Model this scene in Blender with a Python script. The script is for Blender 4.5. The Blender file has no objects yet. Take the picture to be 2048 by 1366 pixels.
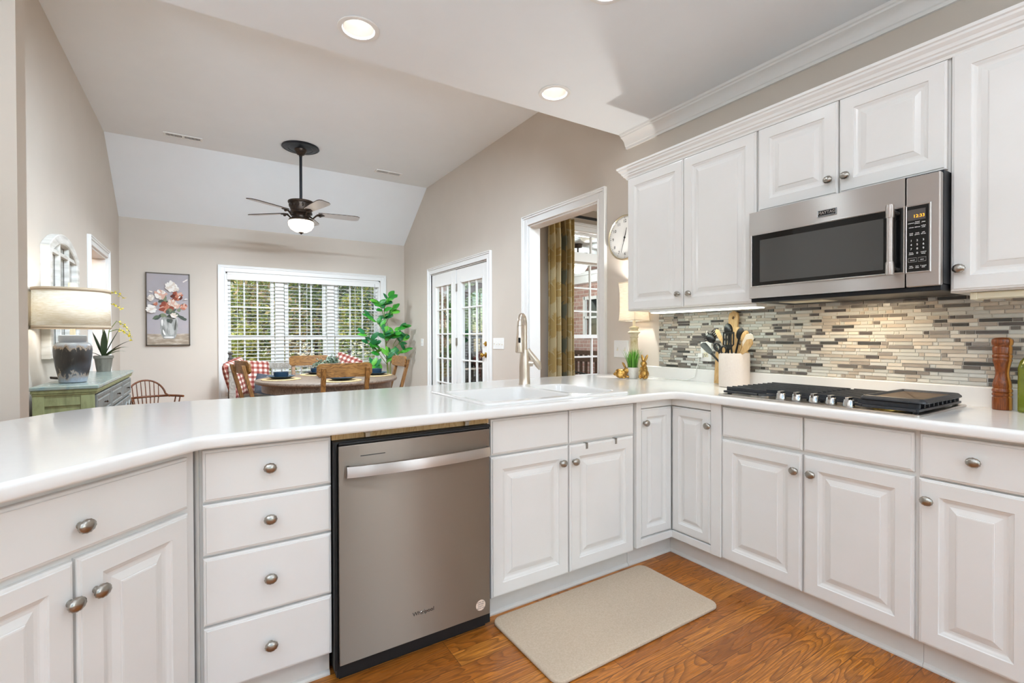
import bpy, bmesh, math, random
from math import sin, cos, pi, radians, sqrt, atan2
from mathutils import Vector, Matrix
random.seed(7)
SC = bpy.context.scene
COL = SC.collection

# ------------------------------------------------------------------ camera
H = 1.205
th, pit, ro = radians(32.47), radians(-0.5), -0.0028
F = Vector((sin(th)*cos(pit), cos(th)*cos(pit), sin(pit)))
R = Vector((cos(th), -sin(th), 0)); U = R.cross(F)
R = (R*cos(ro) + U*sin(ro)).normalized(); U = R.cross(F)
cam_d = bpy.data.cameras.new('camera'); cam = bpy.data.objects.new('camera', cam_d); COL.objects.link(cam)
cam.matrix_world = Matrix(((R.x, U.x, -F.x, 0), (R.y, U.y, -F.y, 0), (R.z, U.z, -F.z, H), (0, 0, 0, 1)))
cam_d.sensor_width = 36; cam_d.lens = 960/2048*36; cam_d.clip_start = .05; cam_d.clip_end = 300
SC.camera = cam

# ------------------------------------------------------------------ world, sun, exposure
vs = SC.view_settings
vs.view_transform = 'Standard'; vs.look = 'None'; vs.exposure = 0.0; vs.gamma = 1.0; vs.use_curve_mapping = False
SC.cycles.use_denoising = True
SC.cycles.max_bounces = 10; SC.cycles.diffuse_bounces = 5; SC.cycles.glossy_bounces = 4; SC.cycles.transparent_max_bounces = 24
SC.cycles.sample_clamp_indirect = 6
w = bpy.data.worlds.new('world'); SC.world = w; w.use_nodes = True
wn = w.node_tree.nodes; wl = w.node_tree.links
sky = wn.new('ShaderNodeTexSky'); sky.sky_type = 'NISHITA'; sky.sun_disc = False
sky.sun_elevation = radians(42); sky.sun_rotation = radians(285); sky.air_density = 1.0; sky.dust_density = .6
bg = wn['Background']; bg.inputs['Strength'].default_value = 0.40
wl.new(sky.outputs['Color'], bg.inputs['Color'])

def lamp(kind, name, loc, power, color=(1, 1, 1), rot=None, **kw):
    d = bpy.data.lights.new(name, kind); d.energy = power; d.color = color
    for k, v in kw.items(): setattr(d, k, v)
    o = bpy.data.objects.new(name, d); COL.objects.link(o); o.location = loc
    if rot: o.rotation_euler = rot
    return o
sun = lamp('SUN', 'sun', (0, 0, 20), 6.5, (1, .95, .86), angle=radians(1.0))
sun.rotation_euler = Vector((.80, .22, -.62)).to_track_quat('-Z', 'Y').to_euler()

WARM = (1, .90, .77); NEUT = (.90, .96, 1); COOL = (.79, .90, 1); COOL2 = (.70, .85, 1); COOL3 = (.77, .88, 1)
CANS = [(.648, 2.43), (1.856, 2.41), (1.50, 1.56), (.30, .95), (1.12, .25), (.15, -.75), (1.45, -1.1), (-1.1, .6), (-1.1, -1.0), (-.9, 1.75)]
CAN_W = [6, 6, 6, 4, 15, 16, 14, 14, 14, 4]

# ------------------------------------------------------------------ helpers
def C(h, a=1.0):
    h = h.lstrip('#'); c = [int(h[i:i+2], 16)/255 for i in (0, 2, 4)]
    return tuple(x/12.92 if x <= .04045 else ((x+.055)/1.055)**2.4 for x in c) + (a,)

WM = {}
def wm(o): return WM.get(o.name, Matrix.Identity(4))
def tag(o, label=None, cat=None, group=None, kind=None):
    if label: o['label'] = label
    if cat: o['category'] = cat
    if group: o['group'] = group
    if kind: o['kind'] = kind
    return o
def thing(name, label, cat, loc=(0, 0, 0), rz=0.0, group=None, kind=None):
    o = bpy.data.objects.new(name, None); COL.objects.link(o); o.empty_display_size = .05
    o.location = loc; o.rotation_euler = (0, 0, rz)
    WM[o.name] = Matrix.Translation(loc) @ Matrix.Rotation(rz, 4, 'Z')
    return tag(o, label, cat, group, kind)

class MB:
    def __init__(s): s.v = []; s.f = []; s.m = []
    def add(s, vs, fs, mi=0):
        b = len(s.v); s.v += [tuple(v) for v in vs]
        s.f += [tuple(i+b for i in f) for f in fs]; s.m += [mi]*len(fs); return s
    def box(s, x0, y0, z0, x1, y1, z1, mi=0):
        x0, x1 = min(x0, x1), max(x0, x1); y0, y1 = min(y0, y1), max(y0, y1); z0, z1 = min(z0, z1), max(z0, z1)
        return s.add([(x0, y0, z0), (x1, y0, z0), (x1, y1, z0), (x0, y1, z0), (x0, y0, z1), (x1, y0, z1), (x1, y1, z1), (x0, y1, z1)],
                     [(0, 3, 2, 1), (4, 5, 6, 7), (0, 1, 5, 4), (1, 2, 6, 5), (2, 3, 7, 6), (3, 0, 4, 7)], mi)
    def tube(s, pts, r, n=8, mi=0, caps=True, closed=False):
        pts = [Vector(p) for p in pts]; k = len(pts)
        rs = r if isinstance(r, (list, tuple)) else [r]*k
        up = None; rings = []
        for i, p in enumerate(pts):
            if closed: t = pts[(i+1) % k] - pts[i-1]
            else: t = pts[min(i+1, k-1)] - pts[max(i-1, 0)]
            t.normalize()
            if up is None:
                up = Vector((0, 0, 1)) if abs(t.z) < .9 else Vector((1, 0, 0))
            a = (up - t*up.dot(t)).normalized(); b = t.cross(a); up = a
            rings.append([p + (a*cos(2*pi*j/n) + b*sin(2*pi*j/n))*rs[i] for j in range(n)])
        vs = [v for q in rings for v in q]; fs = []
        for i in range(k if closed else k-1):
            for j in range(n):
                a = i*n+j; b = i*n+(j+1) % n; i2 = (i+1) % k
                fs.append((a, b, i2*n+(j+1) % n, i2*n+j))
        if caps and not closed:
            fs.append(tuple(reversed(range(n)))); fs.append(tuple((k-1)*n+j for j in range(n)))
        return s.add(vs, fs, mi)
    def cyl(s, p0, p1, r0, r1=None, n=16, mi=0): return s.tube([p0, p1], [r0, r0 if r1 is None else r1], n, mi)
    def lathe(s, prof, c=(0, 0, 0), n=32, mi=0, axis='z', mod=None, caps=True):
        vs = []; fs = []
        for k, (r, z) in enumerate(prof):
            for j in range(n):
                a = 2*pi*j/n; q = r*(mod(a, k/(len(prof)-1)) if mod else 1)
                x, y = q*cos(a), q*sin(a)
                if axis == 'z': vs.append((c[0]+x, c[1]+y, c[2]+z))
                elif axis == 'y': vs.append((c[0]+x, c[1]-z, c[2]+y))     # z>0 goes to -y
                else: vs.append((c[0]-z, c[1]-x, c[2]+y))
        for k in range(len(prof)-1):
            for j in range(n):
                a = k*n+j; b = k*n+(j+1) % n
                fs.append((a, b, b+n, a+n))
        if caps and prof[0][0] > 1e-6: fs.append(tuple(reversed(range(n))))
        if caps and prof[-1][0] > 1e-6: fs.append(tuple((len(prof)-1)*n+j for j in range(n)))
        return s.add(vs, fs, mi)
    def prism(s, poly, z0, z1, mi=0, mp=None):
        n = len(poly); vs = [(x, y, z0) for x, y in poly] + [(x, y, z1) for x, y in poly]
        if mp: vs = [mp(*v) for v in vs]
        return s.add(vs, [tuple(reversed(range(n))), tuple(range(n, 2*n))] + [(i, (i+1) % n, n+(i+1) % n, n+i) for i in range(n)], mi)
    def sheet(s, fn, nu, nv, mi=0):
        vs = [fn(i/nu, j/nv) for j in range(nv+1) for i in range(nu+1)]
        return s.add(vs, [(j*(nu+1)+i, j*(nu+1)+i+1, (j+1)*(nu+1)+i+1, (j+1)*(nu+1)+i) for j in range(nv) for i in range(nu)], mi)
    def ell(s, c, r, n=16, m=10, mi=0, rot=None):
        vs = []; fs = []
        for i in range(m+1):
            t = pi*i/m
            for j in range(n):
                a = 2*pi*j/n; v = Vector((r[0]*sin(t)*cos(a), r[1]*sin(t)*sin(a), r[2]*cos(t)))
                if rot: v = rot @ v
                vs.append(Vector(c)+v)
        for i in range(m):
            for j in range(n):
                a = i*n+j; b = i*n+(j+1) % n
                fs.append((a, a+n, b+n, b))
        return s.add(vs, fs, mi)
    def rings(s, x0, x1, z0, z1, prof, mi=0, y=0, fill=True):
        """concentric rectangles: prof = (inset, depth behind the front); faces -y"""
        vs = []; fs = []
        for ins, d in prof:
            vs += [(x0+ins, y+d, z0+ins), (x1-ins, y+d, z0+ins), (x1-ins, y+d, z1-ins), (x0+ins, y+d, z1-ins)]
        for k in range(len(prof)-1):
            for j in range(4):
                a = k*4+j; b = k*4+(j+1) % 4
                fs.append((a, b, b+4, a+4))
        e = (len(prof)-1)*4
        if fill: fs.append((e, e+1, e+2, e+3)); fs.append((3, 2, 1, 0))
        return s.add(vs, fs, mi)
    def sweep(s, path, prof, mi=0, closed=False):
        """prof = (d, z); d goes to the right of the path direction, mitred"""
        n = len(path); m = len(prof); vs = []; fs = []
        P = [Vector(p) for p in path]
        for i in range(n):
            ds = []
            if i > 0 or closed: ds.append((P[i]-P[i-1]).normalized())
            if i < n-1 or closed: ds.append((P[(i+1) % n]-P[i]).normalized())
            ns = [Vector((d.y, -d.x)) for d in ds]
            nn = ns[0] if len(ns) == 1 else (ns[0]+ns[1])/(1+ns[0].dot(ns[1]))
            for d, z in prof: vs.append((P[i].x+nn.x*d, P[i].y+nn.y*d, z))
        for i in range(n if closed else n-1):
            for k in range(m):
                a = i*m+k; b = i*m+(k+1) % m; i2 = (i+1) % n
                fs.append((a, b, i2*m+(k+1) % m, i2*m+k))
        if not closed:
            fs.append(tuple(range(m))); fs.append(tuple(reversed(range((n-1)*m, n*m))))
        return s.add(vs, fs, mi)
    def make(s, name, mat, parent=None, world=False, smooth=None, bevel=0, seg=2, col=None, sub=0, solid=0, mat_m=None):
        vs = s.v
        if mat_m is not None: vs = [mat_m @ Vector(v) for v in vs]
        if parent is not None and world:
            inv = wm(parent).inverted(); vs = [inv @ Vector(v) for v in vs]
        me = bpy.data.meshes.new(name); me.from_pydata([tuple(v) for v in vs], [], s.f)
        for m in (mat if isinstance(mat, (list, tuple)) else [mat]): me.materials.append(m)
        me.polygons.foreach_set('material_index', s.m)
        bm = bmesh.new(); bm.from_mesh(me); bmesh.ops.recalc_face_normals(bm, faces=bm.faces); bm.to_mesh(me); bm.free()
        if col is not None:
            at = me.color_attributes.new('Col', 'FLOAT_COLOR', 'CORNER')
            for p in me.polygons:
                for li in p.loop_indices: at.data[li].color = col[p.index]
        if smooth or bevel:
            me.polygons.foreach_set('use_smooth', [True]*len(me.polygons))
            me.set_sharp_from_angle(angle=radians(smooth if smooth else 40))
        o = bpy.data.objects.new(name, me); COL.objects.link(o)
        if parent is not None:
            o.parent = parent; WM[o.name] = wm(parent)
        if solid:
            md = o.modifiers.new('solid', 'SOLIDIFY'); md.thickness = solid; md.offset = 0
        if bevel:
            md = o.modifiers.new('bevel', 'BEVEL'); md.width = bevel; md.segments = seg; md.limit_method = 'ANGLE'; md.angle_limit = radians(35)
            if hasattr(md, 'harden_normals'): md.harden_normals = True
        if sub:
            md = o.modifiers.new('sub', 'SUBSURF'); md.levels = sub; md.render_levels = sub
        return o
def inst(src, parent, loc, rot=(0, 0, 0), scale=None):
    o = src.copy(); COL.objects.link(o); o.parent = parent; o.location = loc; o.rotation_euler = rot
    if scale: o.scale = scale
    WM[o.name] = wm(parent)
    return o
def dup(o, parent=None):
    c = o.copy(); COL.objects.link(c)
    if parent is not None: c.parent = parent
    for ch in list(o.children): dup(ch, c)
    return c
def struct(name, mb, mat, **k): return tag(mb.make(name, mat, **k), kind='structure')

def text(name, s, mat, parent, mtx, size, ext=.0006, align='CENTER', bold=0.0):
    """flat lettering; mtx places it (x right, y up, z towards the reader) in the parent's local space"""
    cu = bpy.data.curves.new(name, 'FONT'); cu.body = s; cu.size = size; cu.extrude = ext; cu.align_x = align; cu.align_y = 'CENTER'; cu.offset = bold
    cu.resolution_u = 3
    t = bpy.data.objects.new('tmp_text', cu); COL.objects.link(t)
    dg = bpy.context.evaluated_depsgraph_get()
    me = bpy.data.meshes.new_from_object(t.evaluated_get(dg)); bpy.data.objects.remove(t)
    me.transform(mtx); me.name = name; me.materials.clear(); me.materials.append(mat)
    o = bpy.data.objects.new(name, me); COL.objects.link(o); o.parent = parent; WM[o.name] = wm(parent)
    return o
FRONT = Matrix(((1, 0, 0, 0), (0, 0, -1, 0), (0, 1, 0, 0), (0, 0, 0, 1)))   # lettering that faces local -y
def front(x, y, z): return Matrix.Translation((x, y, z)) @ FRONT

# ------------------------------------------------------------------ materials
def mat(name, col, rough=.5, metal=0.0, spec=.5, **kw):
    m = bpy.data.materials.new(name); m.use_nodes = True
    b = m.node_tree.nodes['Principled BSDF']
    b.inputs['Base Color'].default_value = C(col) if isinstance(col, str) else col
    b.inputs['Roughness'].default_value = rough; b.inputs['Metallic'].default_value = metal
    b.inputs['Specular IOR Level'].default_value = spec
    for k, v in kw.items(): b.inputs[k.replace('_', ' ')].default_value = v
    return m
class N:
    """small node helper"""
    def __init__(s, m): s.t = m.node_tree; s.b = s.t.nodes['Principled BSDF']
    def new(s, t, **kw):
        n = s.t.nodes.new('ShaderNode'+t)
        for k, v in kw.items():
            if k.startswith('i_'): n.inputs[k[2:].replace('_', ' ')].default_value = v
            else: setattr(n, k, v)
        return n
    def link(s, a, b): s.t.links.new(a, b)
    def coord(s, scale=(1, 1, 1), kind='Object', rot=(0, 0, 0), loc=(0, 0, 0)):
        tc = s.new('TexCoord'); mp = s.new('Mapping')
        mp.inputs['Scale'].default_value = scale; mp.inputs['Rotation'].default_value = rot; mp.inputs['Location'].default_value = loc
        s.link(tc.outputs[kind], mp.inputs['Vector']); return mp.outputs['Vector']
    def noise(s, vec, scale, detail=3, rough=.5, dist=0.0):
        n = s.new('TexNoise'); n.inputs['Scale'].default_value = scale; n.inputs['Detail'].default_value = detail
        n.inputs['Roughness'].default_value = rough; n.inputs['Distortion'].default_value = dist
        s.link(vec, n.inputs['Vector']); return n.outputs['Fac']
    def ramp(s, fac, stops, interp='LINEAR'):
        r = s.new('ValToRGB'); r.color_ramp.interpolation = interp
        e = r.color_ramp.elements
        while len(e) < len(stops): e.new(.5)
        for q, (p, c) in zip(e, stops):
            q.position = p; q.color = C(c) if isinstance(c, str) else (c, c, c, 1) if isinstance(c, (int, float)) else c
        s.link(fac, r.inputs['Fac']); return r.outputs['Color']
    def mix(s, fac, a, b, mode='MIX'):
        n = s.new('Mix', data_type='RGBA', blend_type=mode)
        for sock, v in ((n.inputs[0], fac), (n.inputs[6], a), (n.inputs[7], b)):
            if hasattr(v, 'is_output'): s.link(v, sock)
            elif isinstance(v, str): sock.default_value = C(v)
            else: sock.default_value = v
        return n.outputs[2]
    def math(s, op, a, b=None):
        n = s.new('Math', operation=op)
        for sock, v in ((n.inputs[0], a), (n.inputs[1], b)):
            if v is None: continue
            if hasattr(v, 'is_output'): s.link(v, sock)
            else: sock.default_value = v
        return n.outputs[0]
    def bump(s, h, strength=.2, dist=.01):
        n = s.new('Bump'); n.inputs['Strength'].default_value = strength; n.inputs['Distance'].default_value = dist
        s.link(h, n.inputs['Height']); s.link(n.outputs['Normal'], s.b.inputs['Normal'])
    def color(s, c): s.link(c, s.b.inputs['Base Color'])
def noisy(name, stops, scale=(10, 10, 10), nscale=1.0, rough=.6, bump=0, detail=4, dist=0, **kw):
    m = mat(name, stops[0][1], rough, **kw); n = N(m)
    f = n.noise(n.coord(scale), nscale, detail, .55, dist); n.color(n.ramp(f, stops))
    if bump: n.bump(f, bump)
    return m
M = {}
M['wall'] = noisy('wall_paint', [(.3, 'ccc2b6'), (.7, 'cfc5b9')], (3, 3, 3), rough=.85, spec=.25)
M['hall'] = mat('hall_paint', 'd8c6b2', .85, spec=.25)
M['ceil'] = noisy('ceiling_paint', [(.3, 'eaeef0'), (.7, 'ecf0f2')], (4, 4, 4), rough=.9, spec=.2)
M['trim'] = mat('trim_paint', 'e9e8e5', .35)
M['cab'] = noisy('cabinet_paint', [(.35, 'e4e2de'), (.65, 'e6e4e1')], (6, 6, 6), rough=.28, spec=.5)
M['cab_in'] = mat('cabinet_inside', 'b9b3a8', .6)
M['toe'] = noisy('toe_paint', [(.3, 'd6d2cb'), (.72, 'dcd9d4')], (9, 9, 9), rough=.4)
M['counter'] = noisy('solid_surface_white', [(.3, 'ebe9e6'), (.7, 'edebe8')], (25, 25, 25), rough=.12, spec=.5)
M['sink'] = mat('sink_white', 'eceae7', .14)
M['white'] = mat('white_plastic', 'eae9e5', .35)
M['cream'] = mat('cream_plastic', 'e4dcc2', .4)
M['black'] = mat('black_satin', '121313', .32)
M['iron'] = noisy('cast_iron', [(.3, '26282b'), (.7, '36383c')], (60, 60, 60), rough=.40)
M['gap'] = mat('dark_rubber', '0d0e10', .6)
M['nickel'] = mat('satin_nickel', 'a8a39b', .28, 1.0)
M['faucet'] = mat('brushed_nickel', 'd8cdc0', .30, 1.0)
M['chrome'] = mat('chrome', 'c9c9c9', .12, 1.0)
M['brass'] = mat('brass', 'c9a04e', .25, 1.0)
M['gold'] = noisy('gold_leaf', [(.3, '8f6a35'), (.7, 'cda25c')], (60, 60, 60), rough=.3, metal=1.0)
M['bronze'] = noisy('oiled_bronze', [(.35, '2a221d'), (.75, '4a3a2c')], (40, 40, 40), rough=.42, metal=.6)
M['darkmetal'] = mat('dark_metal', '1d1f24', .38, .4)
def brushed(name, col, along, rough=.3):
    m = mat(name, col, rough, 1.0); n = N(m)
    f = n.noise(n.coord(along), 1.0, 3, .6)
    n.link(n.ramp(f, [(.2, rough-.02), (.8, rough+.03)]), n.b.inputs['Roughness'])
    pass
    n.b.inputs['Anisotropic'].default_value = 1.0; n.b.inputs['Anisotropic Rotation'].default_value = 0.0
    tg = n.new('CombineXYZ'); tg.inputs[2].default_value = 1.0; n.link(tg.outputs[0], n.b.inputs['Tangent'])
    return m
M['steel'] = brushed('brushed_steel', '91867b', (3, 3, 300), .41)
M['steel2'] = brushed('brushed_steel_light', 'd8d2cd', (3, 3, 300), .42)
M['steel_flat'] = mat('satin_steel', 'c6c1bc', .30, 1.0)
M['darkglass'] = mat('oven_glass', '0b0c0d', .06)
M['meshglass'] = mat('oven_window', '4b4b49', .1)

def glass_mat(name, tint='ffffff', amt=.10):
    m = bpy.data.materials.new(name); m.use_nodes = True; t = m.node_tree; t.nodes.clear()
    o = t.nodes.new('ShaderNodeOutputMaterial'); mx = t.nodes.new('ShaderNodeMixShader')
    tr = t.nodes.new('ShaderNodeBsdfTransparent'); tr.inputs['Color'].default_value = C(tint)
    gl = t.nodes.new('ShaderNodeBsdfGlossy'); gl.inputs['Roughness'].default_value = .02
    fr = t.nodes.new('ShaderNodeFresnel'); fr.inputs['IOR'].default_value = 1.45
    mu = t.nodes.new('ShaderNodeMath'); mu.operation = 'MULTIPLY'; mu.inputs[1].default_value = amt*10
    t.links.new(fr.outputs[0], mu.inputs[0]); t.links.new(mu.outputs[0], mx.inputs[0])
    t.links.new(tr.outputs[0], mx.inputs[1]); t.links.new(gl.outputs[0], mx.inputs[2]); t.links.new(mx.outputs[0], o.inputs[0])
    return m
M['pane'] = glass_mat('window_glass', 'f4f8f6', .03)
def emit(name, col, s):
    m = mat(name, col, .5); b = m.node_tree.nodes['Principled BSDF']
    b.inputs['Emission Color'].default_value = C(col); b.inputs['Emission Strength'].default_value = s
    return m
M['lens'] = emit('lamp_lens', 'fff8ee', 3.0)
M['bowl2'] = emit('porch_bowl', 'e9e4d8', .35)
M['bowl'] = emit('lamp_bowl', 'fff0d8', 2.2)
m = bpy.data.materials.new('globe_glass'); m.use_nodes = True; n = N(m)
tr_ = n.new('BsdfTranslucent'); tp = n.new('BsdfTransparent'); mx_ = n.new('MixShader'); mx_.inputs[0].default_value = .7
n.link(tr_.outputs[0], mx_.inputs[1]); n.link(tp.outputs[0], mx_.inputs[2]); n.link(mx_.outputs[0], [q for q in n.t.nodes if q.type == 'OUTPUT_MATERIAL'][0].inputs['Surface'])
M['globe'] = m
M['led'] = emit('strip_light', 'f6fff0', 5.0)
M['digit'] = emit('amber_digits', 'ffb020', 1.6)

def wood(name, c0, c1, c2, scale, rough=.45, k=10.0):
    m = mat(name, c0, rough); n = N(m)
    v = n.coord(scale); f = n.noise(v, 1.0, 3, .5, .4)
    r = n.math('FRACT', n.math('MULTIPLY', f, k))
    r = n.math('ABSOLUTE', n.math('SUBTRACT', r, .5))
    g = n.noise(v, 9.0, 2, .6)
    c = n.ramp(r, [(0.0, c2), (.12, c1), (.5, c0)])
    n.color(n.mix(n.ramp(g, [(.35, 0.0), (.75, .5)]), c, c2)); n.bump(g, .08)
    return m
M['oak_chair'] = wood('honey_oak', '956a38', '785023', '553718', (3, 14, 14), .42)
M['oak_post'] = wood('honey_oak_upright', '8f6434', '744c22', '523516', (14, 14, 3), .45)
M['table'] = wood('weathered_table_wood', '8d7b6c', '7a6757', '5d4d41', (5, 22, 5), .38)
M['chair_dark'] = wood('walnut_chair', '80664e', '6d543e', '523d2c', (3, 14, 14), .42)
M['greywood'] = wood('grey_washed_wood', 'a39c92', '938b80', '7d756b', (5, 5, 5), .6)
M['windsor'] = wood('red_brown_wood', '74421f', '5f3418', '4a2711', (6, 6, 6), .4)
M['olive'] = wood('pale_beech', 'd9b783', 'cda770', 'b98d55', (30, 30, 5), .5)
M['mill'] = wood('acacia', '8d4a1d', '7a3d16', '5a2a0f', (40, 40, 6), .3)
M['mill2'] = mat('acacia_light', 'c98b3c', .3)

# oak strip floor: planks run along x
m = mat('oak_floor', 'b07a3c', .3); n = N(m)
v = n.coord((1, 1, 1)); br = n.new('TexBrick', offset=.37, offset_frequency=3, squash=1.0)
br.inputs['Color1'].default_value = (0, 0, 0, 1); br.inputs['Color2'].default_value = (1, 1, 1, 1); br.inputs['Mortar'].default_value = (.5, .5, .5, 1)
br.inputs['Scale'].default_value = 1.0; br.inputs['Mortar Size'].default_value = .0009; br.inputs['Mortar Smooth'].default_value = .2
br.inputs['Brick Width'].default_value = .78; br.inputs['Row Height'].default_value = .083; br.inputs['Bias'].default_value = 0.0
n.link(v, br.inputs['Vector'])
sep = n.new('SeparateColor'); n.link(br.outputs['Color'], sep.inputs[0]); rnd = sep.outputs[0]
cmb = n.new('CombineXYZ'); n.link(n.math('MULTIPLY', rnd, 37.0), cmb.inputs[2]); n.link(n.math('MULTIPLY', rnd, 11.0), cmb.inputs[0])
va = n.new('VectorMath', operation='ADD'); n.link(v, va.inputs[0]); n.link(cmb.outputs[0], va.inputs[1])
vm = n.new('VectorMath', operation='MULTIPLY'); n.link(va.outputs[0], vm.inputs[0]); vm.inputs[1].default_value = (1.5, 9.5, 1.0)
f = n.noise(vm.outputs[0], 1.0, 2, .42, .35)
fr_ = n.math('FRACT', n.math('MULTIPLY', f, 19.0))
ring = n.ramp(fr_, [(0.0, 0.15), (.10, 1.0), (.6, .8), (.93, .35), (1.0, .15)])
vf = n.new('VectorMath', operation='MULTIPLY'); n.link(va.outputs[0], vf.inputs[0]); vf.inputs[1].default_value = (9, 260, 1)
pore = n.noise(vf.outputs[0], 1.0, 2, .6)
base = n.ramp(rnd, [(0.0, 'a66023'), (.35, 'c27428'), (.7, 'd68a38'), (1.0, 'bb6d20')])
c = n.mix(n.math('SUBTRACT', 1.0, ring), base, '6e3d15')
c = n.mix(n.ramp(pore, [(.42, .55), (.58, 0.0)]), c, '74431a')
c = n.mix(br.outputs['Fac'], c, '3c2412')
n.color(c); n.link(n.ramp(pore, [(.3, .36), (.7, .26)]), n.b.inputs['Roughness'])
M['floor'] = m

# attribute-coloured (mosaic strips, leaves)
m = mat('mosaic_tile', 'cccccc', .2); n = N(m)
at = n.new('Attribute', attribute_name='Col'); f = n.noise(n.coord((40, 25, 260)), 1.0, 3, .6)
n.color(n.mix(n.ramp(f, [(.35, 0.0), (.75, .22)]), at.outputs['Color'], n.mix(.5, at.outputs['Color'], '6f6457')))
n.link(at.outputs['Alpha'], n.b.inputs['Roughness']); M['mosaic'] = m
M['grout'] = mat('grout', 'dedad2', .8)
def leafmat(name, rough=.5, trans=.35):
    m = mat(name, 'ffffff', rough); n = N(m)
    at = n.new('Attribute', attribute_name='Col'); n.color(at.outputs['Color'])
    tr = n.new('BsdfTranslucent'); n.link(at.outputs['Color'], tr.inputs['Color'])
    mx = n.new('MixShader'); mx.inputs[0].default_value = trans
    out = [q for q in n.t.nodes if q.type == 'OUTPUT_MATERIAL'][0]
    n.link(n.b.outputs[0], mx.inputs[1]); n.link(tr.outputs[0], mx.inputs[2]); n.link(mx.outputs[0], out.inputs['Surface'])
    return m
M['leaf'] = leafmat('leaf', .35, .25); M['treeleaf'] = leafmat('tree_leaf', .7, .45)
M['bark'] = noisy('bark', [(.3, '4f463f'), (.7, '756a60')], (8, 8, 2), rough=.9, bump=.4)
M['lawn'] = noisy('leaf_litter', [(.3, '7b6d58'), (.5, '94886c'), (.7, '7d8650')], (1.4, 1.4, 1.4), rough=.95)
M['stem'] = mat('plant_stem', '6f7a3c', .5)

# cloth
def weave(name, stops, scale, rough=.9):
    return noisy(name, stops, scale, rough=rough, bump=.15, spec=.2)
M['mat'] = weave('foam_mat', [(.35, 'bca993'), (.65, 'c7b5a0')], (160, 160, 160), .8)
M['jute'] = weave('jute', [(.3, 'a8895c'), (.7, 'cdb68c')], (90, 90, 90))
M['navy'] = mat('navy_stoneware', '25394a', .22)
M['greycush'] = weave('charcoal_cushion', [(.3, '3c3f46'), (.7, '50535a')], (120, 120, 120))
def plaid():
    m = mat('plaid_cotton', 'ffffff', .9, spec=.2); n = N(m); v = n.coord((1, 1, 1))
    sx = n.new('SeparateXYZ'); n.link(v, sx.inputs[0])
    def stripe(o): return n.math('GREATER_THAN', n.math('FRACT', n.math('MULTIPLY', o, 16.0)), .5)
    a, b = stripe(sx.outputs[0]), stripe(sx.outputs[2])
    s_ = n.math('MULTIPLY', n.math('ADD', a, b), .5)
    n.color(n.ramp(s_, [(0.0, 'd3c6b8'), (.5, 'a06c62'), (1.0, '7c3a33')])); return m
M['plaid'] = plaid()
def shade(name, c0, c1, e, tr=.35):
    m = mat(name, c0, .9, spec=.1); n = N(m)
    f = n.noise(n.coord((25, 25, 260)), 1.0, 3, .6); c = n.ramp(f, [(.35, c1), (.62, c0)]); n.color(c)
    t = n.new('BsdfTranslucent'); n.link(c, t.inputs['Color']); mx = n.new('MixShader'); mx.inputs[0].default_value = tr
    out = [q for q in n.t.nodes if q.type == 'OUTPUT_MATERIAL'][0]
    n.link(n.b.outputs[0], mx.inputs[1]); n.link(t.outputs[0], mx.inputs[2]); n.link(mx.outputs[0], out.inputs['Surface'])
    return m
M['linen'] = shade('linen_shade', 'f4f1ea', 'e3dccb', 0, .45)
M['band'] = mat('shade_band', 'b7a48c', .9)
M['whiteshade'] = shade('white_silk_shade', 'f8f4ec', 'efe8dc', 0, .62)
# ================================================================== the setting
WX, LX, BY = 2.73, -.90, 7.567          # right wall, dining left wall, dining back wall
KZ, DZ = 2.74, 3.39                     # kitchen ceiling, dining ceiling
def poly_fill(mb, outer, holes, z, flip=False, mi=0):
    bm = bmesh.new(); es = []
    for lp in [outer]+holes:
        vs = [bm.verts.new((x, y, z)) for x, y in lp]
        es += [bm.edges.new((vs[i], vs[(i+1) % len(vs)])) for i in range(len(vs))]
    bmesh.ops.triangle_fill(bm, use_beauty=True, edges=es)
    bm.verts.index_update()
    mb.add([v.co.copy() for v in bm.verts], [tuple(v.index for v in f.verts) for f in bm.faces], mi); bm.free()
def circ(x, y, r, n=32): return [(x+r*cos(2*pi*i/n), y+r*sin(2*pi*i/n)) for i in range(n)]

struct('floor', MB().box(-3.2, -2.8, -.06, 5.2, 7.75, 0), M['floor'])
# kitchen ceiling with the downlight openings
b = MB(); ko = [(-2.32, -2.72), (2.85, -2.72), (2.85, 2.652), (-.65, 2.722), (-2.32, 2.722)]
poly_fill(b, ko, [circ(x, y, .074) for x, y in CANS], KZ)
b.box(-2.32, -2.72, KZ+.2, 2.85, 2.6, KZ+.24)
struct('ceiling_kitchen', b, M['ceil'])
b = MB(); b.prism([(-.65, 2.722), (-.65, 2.62), (2.85, 2.55), (2.85, 2.652)], KZ+.001, 3.62); b.prism([(-2.32, 2.62), (-.65, 2.62), (-.65, 2.722), (-2.32, 2.722)], KZ+.001, 3.62)
struct('wall_header', b, M['wall'])
# fill light added out of view on the header to brighten the dining room
hx, hy = .85, 2.69; t = thing('added_wall_fill', 'long white fill light added out of view on the dining side of the header', 'fill light', (hx, hy, 2.95))
MB().box(-1.15, .0, -.07, 1.15, .05, .07).make('housing', M['white'], t, bevel=.006)
MB().box(-1.12, .05, -.055, 1.12, .062, .055).make('diffuser', M['lens'], t)
lamp('AREA', 'added_wall_fill_lamp', (hx, hy+.075, 2.95), 122, COOL2, rot=(radians(53), 0, 0), shape='RECTANGLE', size=2.2, size_y=.11, spread=radians(112))
# vaulted dining ceiling: flat, then sloping to the window wall
b = MB()
b.prism([(2.66, DZ), (6.60, DZ), (BY+.02, 2.69), (BY+.02, 2.85), (6.62, 3.55), (2.66, 3.55)], LX-.14, WX+.12, mp=lambda x, y, z: (z, x, y))
struct('ceiling_dining', b, M['ceil'])
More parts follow.
